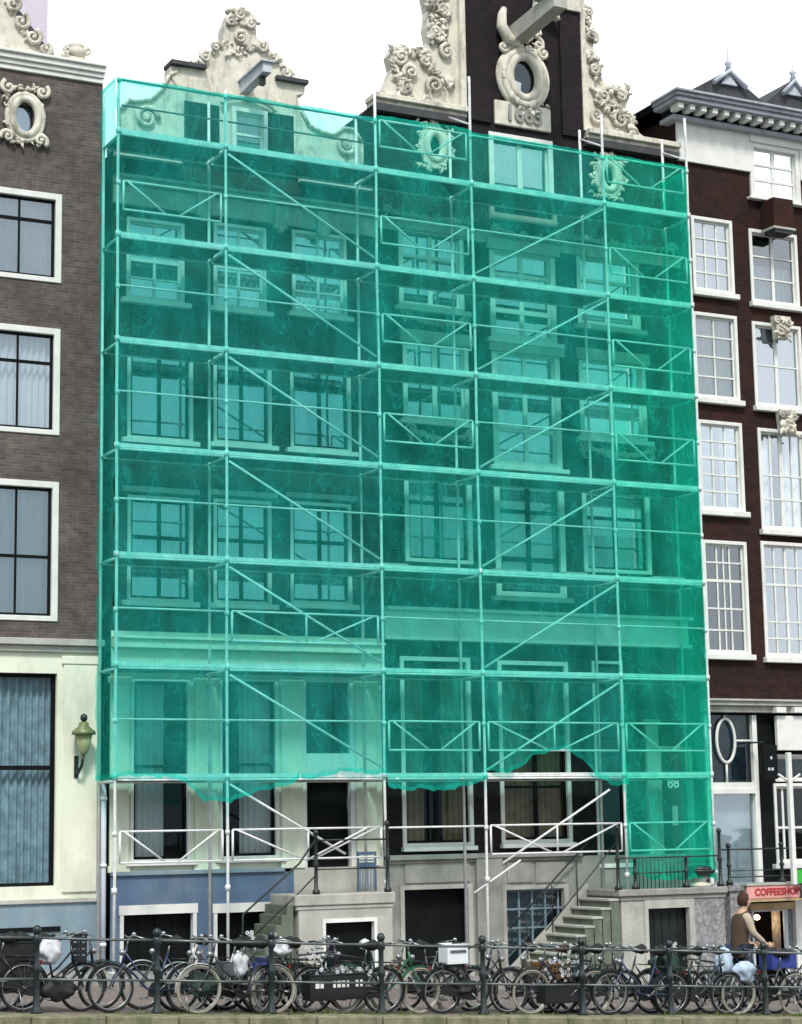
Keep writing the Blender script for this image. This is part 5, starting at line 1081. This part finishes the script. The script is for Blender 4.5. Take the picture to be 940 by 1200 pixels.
# loads on the bikes -------------------------------------------------
def P3(px, py, y): X, Z = U(px, py, y); return X, y, Z
def boxthing(name, label, cat, px0, px1, py0, py1, y, dp, m, rim=True, slats=False):
    x0, x1, a, b = PR(px0, px1, py0, py1, y); t = thing(name, label, cat, ((x0+x1)/2, y+dp/2, a)); mb = MB(); k = .018
    mb.box(x0, x1, y, y+dp, a, a+k)
    if slats:
        n = max(2, int((b-a)/.09))
        for i in range(n):
            z = a+k+(b-a-k)*i/n; z2 = z+(b-a-k)/n*.72
            mb.box(x0, x1, y, y+k, z, z2); mb.box(x0, x1, y+dp-k, y+dp, z, z2); mb.box(x0, x0+k, y+k, y+dp-k, z, z2); mb.box(x1-k, x1, y+k, y+dp-k, z, z2)
        for xx in (x0, x1-k*1.5):
            for yy in (y-.002, y+dp-k): mb.box(xx, xx+k*1.5, yy, yy+k+.002, a+k, b)
    else:
        mb.box(x0, x1, y, y+k, a+k, b); mb.box(x0, x1, y+dp-k, y+dp, a+k, b); mb.box(x0, x0+k, y+k, y+dp-k, a+k, b); mb.box(x1-k, x1, y+k, y+dp-k, a+k, b)
    mb.build('body', m, t, bevel=.006)
    if rim: r2 = MB(); r2.tube([(x0, y, b), (x1, y, b), (x1, y+dp, b), (x0, y+dp, b)], .014, 6, closed=True); r2.build('rim', m, t)
    return t, (x0, x1, a, b)
def cloth(name, label, cat, px0, px1, py0, py1, y, m, seed=0, dp=.25, pieces=3):
    x0, x1, a, b = PR(px0, px1, py0, py1, y); rg = random.Random(seed); n, mm = 30, 20
    mb = MB(); vs = []; cx, cy, cz = (x0+x1)/2, y+dp/2, (a+b)/2
    ph = [rg.uniform(0, 6) for _ in range(6)]
    for i in range(mm+1):
        p = math.pi*i/mm
        for k in range(n):
            th = 6.283*k/n; rr = 1+.16*math.sin(3*th+ph[0]+2*p)+.12*math.sin(5*th-3*p+ph[1])+.09*math.sin(9*th+5*p+ph[2])+.1*math.sin(4*p+ph[3])+.06*abs(math.sin(13*th+4*p+ph[5]))+.05*math.sin(17*p+6*th)
            sq = math.sin(p)**.6
            vs.append((cx+(x1-x0)/2*rr*sq*math.cos(th), cy+dp/2*rr*sq*math.sin(th), cz+(b-a)/2*math.cos(p)*(1+.1*math.sin(2*th+ph[4]))))
    mb.add(vs, [(i*n+k, (i+1)*n+k, (i+1)*n+(k+1) % n, i*n+(k+1) % n) for i in range(mm) for k in range(n)], True)
    o = mb.build(name, m); o.name = name; tag(o, label, cat); return o
wplas = mat('white_plastic', (.72, .74, .76), .4, .06, 4); wbag = mat('white_bag', (.55, .55, .58), .6, .1, 5, .3); dplas = mat('dark_crate', (.016, .016, .018), .5, .2, 5); bluebag = mat('blue_bag', (.03, .05, .22), .7, .2, 5, .3)
lblue = mat('light_blue_cloth', (.42, .5, .62), .8, .15, 5, .3); darkg = mat('dark_green_cloth', (.02, .04, .035), .8, .3, 6, .3); brown = mat('brown_crate', (.16, .08, .03), .7, .3, 6)
def flowers(label, px0, px1, py0, py1, y, n, seed, cols=('wbag', 'leaf')):
    x0, x1, a, b = PR(px0, px1, py0, py1, y); rg = random.Random(seed); t = thing('flower_bunch', label, 'flowers', ((x0+x1)/2, y, a))
    lf = MB()
    for k in range(n*2):
        x, yy, z = rg.uniform(x0, x1), y+rg.uniform(-.1, .12), rg.uniform(a, b); d = Vector((rg.gauss(0, 1), rg.gauss(0, 1), rg.gauss(0, 1))).normalized()*.05; e = d.orthogonal().normalized()*.018
        lf.add([(x-d.x, yy-d.y, z-d.z), (x+e.x, yy+e.y, z+e.z), (x+d.x, yy+d.y, z+d.z), (x-e.x, yy-e.y, z-e.z)], [(0, 1, 2, 3)])
    lf.build('leaves', darkg, t)
    fl = MB()
    for k in range(n):
        x, yy, z = rg.uniform(x0, x1), y+rg.uniform(-.12, .1), rg.uniform(a, b)
        for q in range(5): aa = q*1.256+k; fl.ell((x+.02*math.cos(aa), yy-.01, z+.02*math.sin(aa)), .014, .007, .014, 6, 4)
    fl.build('blossoms', wbag, t)
flowers('garland of white flowers wound round handlebars left of the third railing post', 286, 322, 1092, 1112, -7.5, 14, 1)
flowers('white flowers on the handlebars behind the lettered dark crate', 356, 378, 1106, 1130, -7.6, 9, 2)
flowers('white blossoms on the bicycles left of the sixth railing post', 662, 682, 1108, 1128, -7.55, 9, 3)
flowers('white blossoms on the front carrier behind the seventh railing post', 778, 800, 1106, 1120, -7.5, 9, 4)
cloth('plastic_bag', 'crumpled white plastic bag on the bicycle right of the leftmost railing post', 'bag', 48, 73, 1101, 1130, -7.6, wbag, 1)
cloth('pannier', 'black pannier hanging low on the bicycle by the leftmost railing post', 'bag', 50, 88, 1146, 1174, -7.62, dplas, 2, .2)
boxthing('cargo_box', 'large dark cargo box on the bicycle cut by the left edge', 'box', -60, 44, 1106, 1162, -7.5, .45, dplas)
t, (x0, x1, a, b) = boxthing('advert_crate', 'long dark crate with white writing on the bicycle before the pale stoop', 'crate', 364, 430, 1142, 1172, -7.85, .3, dplas)
for fx, wd in ((.12, .06), (.2, .05), (.42, .04), (.5, .05), (.58, .05), (.66, .03), (.82, .04), (.9, .04)):
    xx = x0+(x1-x0)*fx; zz = a+(b-a)*.62; MB().box(xx-wd/2, xx+wd/2, -7.858, -7.8505, zz-.045, zz+.045).build('white_mark', M['white'], t)
flowers('bunch of small white flowers lying along the lettered crate', 372, 436, 1132, 1144, -7.74, 30, 13)
t, (x0, x1, a, b) = boxthing('handlebar_basket', 'white square basket on the handlebars of the bicycle by the dark cellar opening', 'basket', 525, 549, 1107, 1130, -7.72, .3, wplas)
MB().box(x0+.04, x1-.04, -7.735, -7.722, a+(b-a)*.6, a+(b-a)*.72).build('grey_stripe', paints['grey'], t)
boxthing('slatted_crate', 'brown slatted crate on the bicycle at the foot of the steps', 'crate', 636, 668, 1126, 1148, -7.6, .35, brown, False, True)
flowers('white flowers spilling from the brown slatted crate', 640, 682, 1122, 1146, -7.68, 26, 15)
boxthing('milk_crate', 'dark purple crate low on the bicycle left of the sixth railing post', 'crate', 640, 680, 1154, 1176, -7.7, .3, dplas)
cloth('saddle_cover', 'blue saddle bag on the bicycle behind the third railing post', 'bag', 296, 322, 1124, 1150, -7.6, bluebag, 6)
cloth('rain_cover', 'pale crumpled cover on the bicycle right of the third railing post', 'cover', 322, 346, 1104, 1122, -7.4, wbag, 7)
cloth('plastic_bag', 'small white plastic bag hung on handlebars left of the third railing post', 'bag', 277, 293, 1118, 1146, -7.6, wbag, 8)
cloth('rain_cover', 'dark green cover over the bicycle behind the seventh railing post', 'cover', 770, 806, 1118, 1150, -7.65, darkg, 9)
cloth('pannier', 'pale blue crumpled bag on the bicycle left of the walking person', 'bag', 846, 862, 1112, 1150, -7.5, lblue, 10)
cloth('pannier', 'pale blue cloth bag low in front of the walking person', 'bag', 868, 888, 1128, 1152, -7.75, lblue, 11)
t, _ = boxthing('blue_crate', 'blue crate on the bicycle under the pink shop sign', 'crate', 905, 934, 1117, 1136, -7.6, .35, bluebag)
boxthing('mailbox_crate', 'grey-white crate on the white bicycle cluster below the blue base', 'crate', 262, 282, 1128, 1144, -7.5, .3, paints['grey'])
boxthing('wicker_basket', 'dark basket on the handlebars of the tall-handled bicycle at the left', 'basket', 90, 102, 1096, 1128, -7.6, .25, dplas, True, True)
cloth('pannier', 'dark green double pannier over the rear wheel of the bicycles below the blue base', 'bag', 222, 262, 1140, 1168, -7.7, darkg, 12, .2)
cloth('pannier', 'black pannier over the wheel of the bicycle with the white basket', 'bag', 533, 562, 1150, 1166, -7.7, dplas, 13, .2)

# ---------------------------------------------------------------- person
def skinned(name, verts, edges, radii, m, parent, sub=2, root=0):
    me = bpy.data.meshes.new(name); me.from_pydata(verts, edges, []); o = bpy.data.objects.new(name, me); sc.collection.objects.link(o)
    s = o.modifiers.new('skin', 'SKIN'); s.use_smooth_shade = True
    for i, r_ in enumerate(radii): v = me.skin_vertices[0].data[i]; v.radius = r_ if isinstance(r_, tuple) else (r_, r_); v.use_root = (i == root)
    b = o.modifiers.new('sub', 'SUBSURF'); b.levels = sub; b.render_levels = sub
    bpy.context.view_layer.update(); dg = bpy.context.evaluated_depsgraph_get(); nm = bpy.data.meshes.new_from_object(o.evaluated_get(dg))
    bpy.data.objects.remove(o); nm.materials.clear(); nm.materials.append(m)
    for p_ in nm.polygons: p_.use_smooth = True
    o = bpy.data.objects.new(name, nm); sc.collection.objects.link(o)
    if parent: o.parent = parent
    return o
YP = -6.6; XP = U(866, 1090, YP)[0]
person = thing('person', 'person in a brown vest over cream sleeves walking beside the parked bicycles at the right', 'person', (XP, YP, GZ(XP)))
skin = mat('skin', (.48, .30, .21), .6, .06, 8)
# local frame: +x is the walking direction, z up
V = [(0, 0, .95), (.01, 0, 1.12), (.04, 0, 1.30), (.07, 0, 1.44), (.09, 0, 1.53), (.11, 0, 1.60), (.12, 0, 1.70),  # 0-6 spine, neck, head
     (.06, -.17, 1.42), (.13, -.22, 1.18), (.33, -.20, 1.02), (.40, -.19, .99),   # 7-10 near arm (towards canal)
     (.06, .17, 1.42), (.10, .22, 1.16), (.28, .2, 1.0), (.35, .19, .98),         # 11-14 far arm
     (.02, -.09, .90), (.16, -.10, .52), (.10, -.10, .12), (.20, -.10, .05),      # 15-18 near leg
     (-.02, .09, .90), (-.06, .10, .52), (-.28, .10, .16), (-.20, .10, .05)]      # 19-22 far leg
Ed = [(0, 1), (1, 2), (2, 3), (3, 4), (4, 5), (5, 6), (3, 7), (7, 8), (8, 9), (9, 10), (3, 11), (11, 12), (12, 13), (13, 14), (0, 15), (15, 16), (16, 17), (17, 18), (0, 19), (19, 20), (20, 21), (21, 22)]
Rr = [(.14, .12), (.13, .11), (.15, .12), (.11, .10), .055, (.07, .075), (.085, .095), .055, .042, .032, .028, .055, .042, .032, .028, .085, .058, .04, .04, .085, .058, .04, .04]
body = skinned('body', V, Ed, Rr, skin, person)
hd = MB(); hd.ell((.12, 0, 1.66), .095, .078, .125, 16, 12); hd.ell((.215, 0, 1.645), .018, .014, .024, 8, 6); hd.ell((.12, -.08, 1.655), .02, .012, .03, 8, 5); hd.ell((.12, .08, 1.655), .02, .012, .03, 8, 5)
# head and facial features join the body mesh
bm = bmesh.new(); bm.from_mesh(body.data); m2 = bpy.data.meshes.new('tmp'); m2.from_pydata(hd.v, [], hd.f); bm.from_mesh(m2)
# hands: palm and five curled fingers each
for side, (hx_, hy_, hz_) in ((-1, (.41, -.19, .985)), (1, (.36, .19, .975))):
    hm = MB(); hm.ell((hx_+.03, hy_, hz_-.005), .05, .022, .042, 10, 7)
    for k in range(4):
        zz = hz_+.027-.018*k; L_ = (.04, .046, .042, .034)[k]
        hm.tube([(hx_+.06, hy_, zz), (hx_+.06+L_*.6, hy_-side*.008, zz-.004), (hx_+.06+L_*.8, hy_-side*.032, zz-.012), (hx_+.055+L_*.3, hy_-side*.045, zz-.016)], [.0095, .009, .008, .007], 6)
    hm.tube([(hx_+.01, hy_-side*.01, hz_+.03), (hx_+.035, hy_-side*.035, hz_+.042), (hx_+.06, hy_-side*.045, hz_+.034)], [.012, .0105, .008], 6)
    m3 = bpy.data.meshes.new('tmp'); m3.from_pydata(hm.v, [], hm.f); bm.from_mesh(m3)
for f in bm.faces: f.smooth = True
bm.to_mesh(body.data); bm.free()
P_OFF = OFF[person.name]
def lc(mb):   # local mesh straight under the person
    mb.v = [(x+P_OFF[0], y+P_OFF[1], z+P_OFF[2]) for x, y, z in mb.v]; return mb
lc(MB().ell((.195, -.03, 1.672), .012, .01, .009, 8, 5).ell((.195, .03, 1.672), .012, .01, .009, 8, 5)).build('eyes', M['black'], person)
lc(MB().ell((.205, 0, 1.60), .008, .022, .007, 8, 5)).build('mouth', mat('lips', (.35, .12, .1), .6, .1, 5), person)
hr = MB(); vs = []; n, mm = 18, 10
for i in range(mm+1):
    p = math.pi*.72*i/mm
    for k in range(n):
        th = 6.283*k/n; rr = 1+.04*math.sin(7*th+3*p); x = .105+.108*rr*math.sin(p)*math.cos(th); y = .092*rr*math.sin(p)*math.sin(th); z = 1.675+.13*math.cos(p)
        if math.cos(th) > .45 and p > 1.05: x = min(x, .16); z = max(z, 1.70)
        vs.append((x, y, z))
hr.add(vs, [(i*n+k, (i+1)*n+k, (i+1)*n+(k+1) % n, i*n+(k+1) % n) for i in range(mm) for k in range(n)], True); lc(hr).build('hair', mat('hair', (.05, .02, .012), .7, .3, 20, .4), person)
tanb = mat('brown_vest', (.075, .048, .032), .85, .15, 7, .4); crm = mat('cream_knit', (.42, .34, .26), .85, .1, 9, .3); jean = mat('dark_jeans', (.03, .04, .07), .85, .2, 9, .3)
def loft(rings, n=24):
    mb = MB(); vs = []
    for k, (cx, cz, rx, ry, tilt) in enumerate(rings):
        for q in range(n):
            th = 6.283*q/n; fold = 1+.02*math.sin(5*th+k*1.3)+.012*math.sin(11*th-k*2)
            vs.append((cx+rx*fold*math.cos(th), ry*fold*math.sin(th), cz+tilt*math.cos(th)))
    L_ = len(rings); mb.add(vs, [(k*n+q, k*n+(q+1) % n, (k+1)*n+(q+1) % n, (k+1)*n+q) for k in range(L_-1) for q in range(n)]+[tuple(range(n))[::-1]], True); return lc(mb)
loft([(-.005, .80, .135, .175, 0), (0, .86, .14, .18, 0), (0, .98, .132, .168, 0), (.005, 1.08, .128, .162, 0), (.02, 1.2, .138, .178, .01), (.045, 1.32, .145, .198, .02), (.06, 1.40, .135, .212, .02), (.07, 1.45, .115, .195, .015), (.078, 1.485, .09, .14, .01), (.085, 1.51, .068, .085, .01)]).build('vest', tanb, person)
skinned('shirt_collar', [(.075, 0, 1.40), (.085, 0, 1.47), (.095, 0, 1.525)], [(0, 1), (1, 2)], [(.09, .09), (.085, .085), (.066, .066)], crm, person)
for s_, wr in ((-1, V[9]), (1, V[13])):
    a_, b_ = V[7 if s_ < 0 else 11], V[8 if s_ < 0 else 12]
    skinned('sleeve', [(.065, s_*.09, 1.435), a_, tuple((a_[i]+b_[i])/2 for i in range(3)), b_, tuple((b_[i]+wr[i])/2 for i in range(3)), wr], [(0, 1), (1, 2), (2, 3), (3, 4), (4, 5)], [.085, .08, .068, .058, .052, .045], crm, person)
skinned('trousers', [(0, 0, .93)]+[V[i] for i in (15, 16, 17, 19, 20, 21)], [(0, 1), (1, 2), (2, 3), (0, 4), (4, 5), (5, 6)], [(.15, .13), .115, .082, .065, .115, .082, .065], jean, person)
for s_, (fx, fz) in ((-.1, (.12, .0)), (.1, (-.27, .02))):
    sh_ = MB(); sh_.tube([(fx-.08, s_, fz+.05), (fx, s_, fz+.05), (fx+.1, s_, fz+.045), (fx+.19, s_, fz+.035)], [.04, .048, .045, .03], 10); lc(sh_).build('shoe', M['black'], person)
person.rotation_euler = (0, 0, R(-8))
person.scale = (1.06, 1.06, 1.06)

# ---------------------------------------------------------------- bare trees on the opposite quay (seen mirrored in the panes)
bark = mat('tree_bark', (.05, .04, .032), .9, .3, 6, .5)
def bare_tree(x, y, seed, label):
    rg = random.Random(seed); t = thing('bare_tree', label, 'tree', (x, y, .6), 'bare trees on the opposite quay')
    tr = MB(); tr.tube([(x, y, .5), (x+.1, y, 2.5), (x-.05, y, 5), (x+.1, y+.1, 7.5)], [.28, .22, .18, .13], 8); tr.build('trunk', bark, t)
    cr_ = MB()
    def br(p, d, L_, r_, dep):
        q = p; pts = [p]; rr = [r_]
        for k in range(3):
            d = (d+Vector((rg.gauss(0, .15), rg.gauss(0, .15), .06))).normalized(); q = q+d*L_/3; pts.append(q); rr.append(r_*(1-.2*(k+1)))
        cr_.tube([tuple(a) for a in pts], rr, 4, cap=False)
        if dep:
            for k in range(4 if dep > 1 else 3):
                nd = (d+Vector((rg.gauss(0, .6), rg.gauss(0, .6), rg.gauss(.15, .35)))).normalized(); br(pts[rg.randint(1, 3)], nd, L_*.68, r_*.5, dep-1)
    for k in range(8):
        a = k*.9+rg.uniform(0, .5); br(Vector((x, y, rg.uniform(3.5, 7.3))), Vector((math.cos(a), math.sin(a), .9)).normalized(), rg.uniform(3, 4.5), .1, 4)
    cr_.build('crown', bark, t)
bare_tree(-21, -43, 1, 'bare tree on the opposite quay, mirrored in the panes of the grey brick house')
bare_tree(-33, -44, 2, 'bare tree farthest left on the opposite quay')
bare_tree(-2, -45, 3, 'bare tree farthest right on the opposite quay')
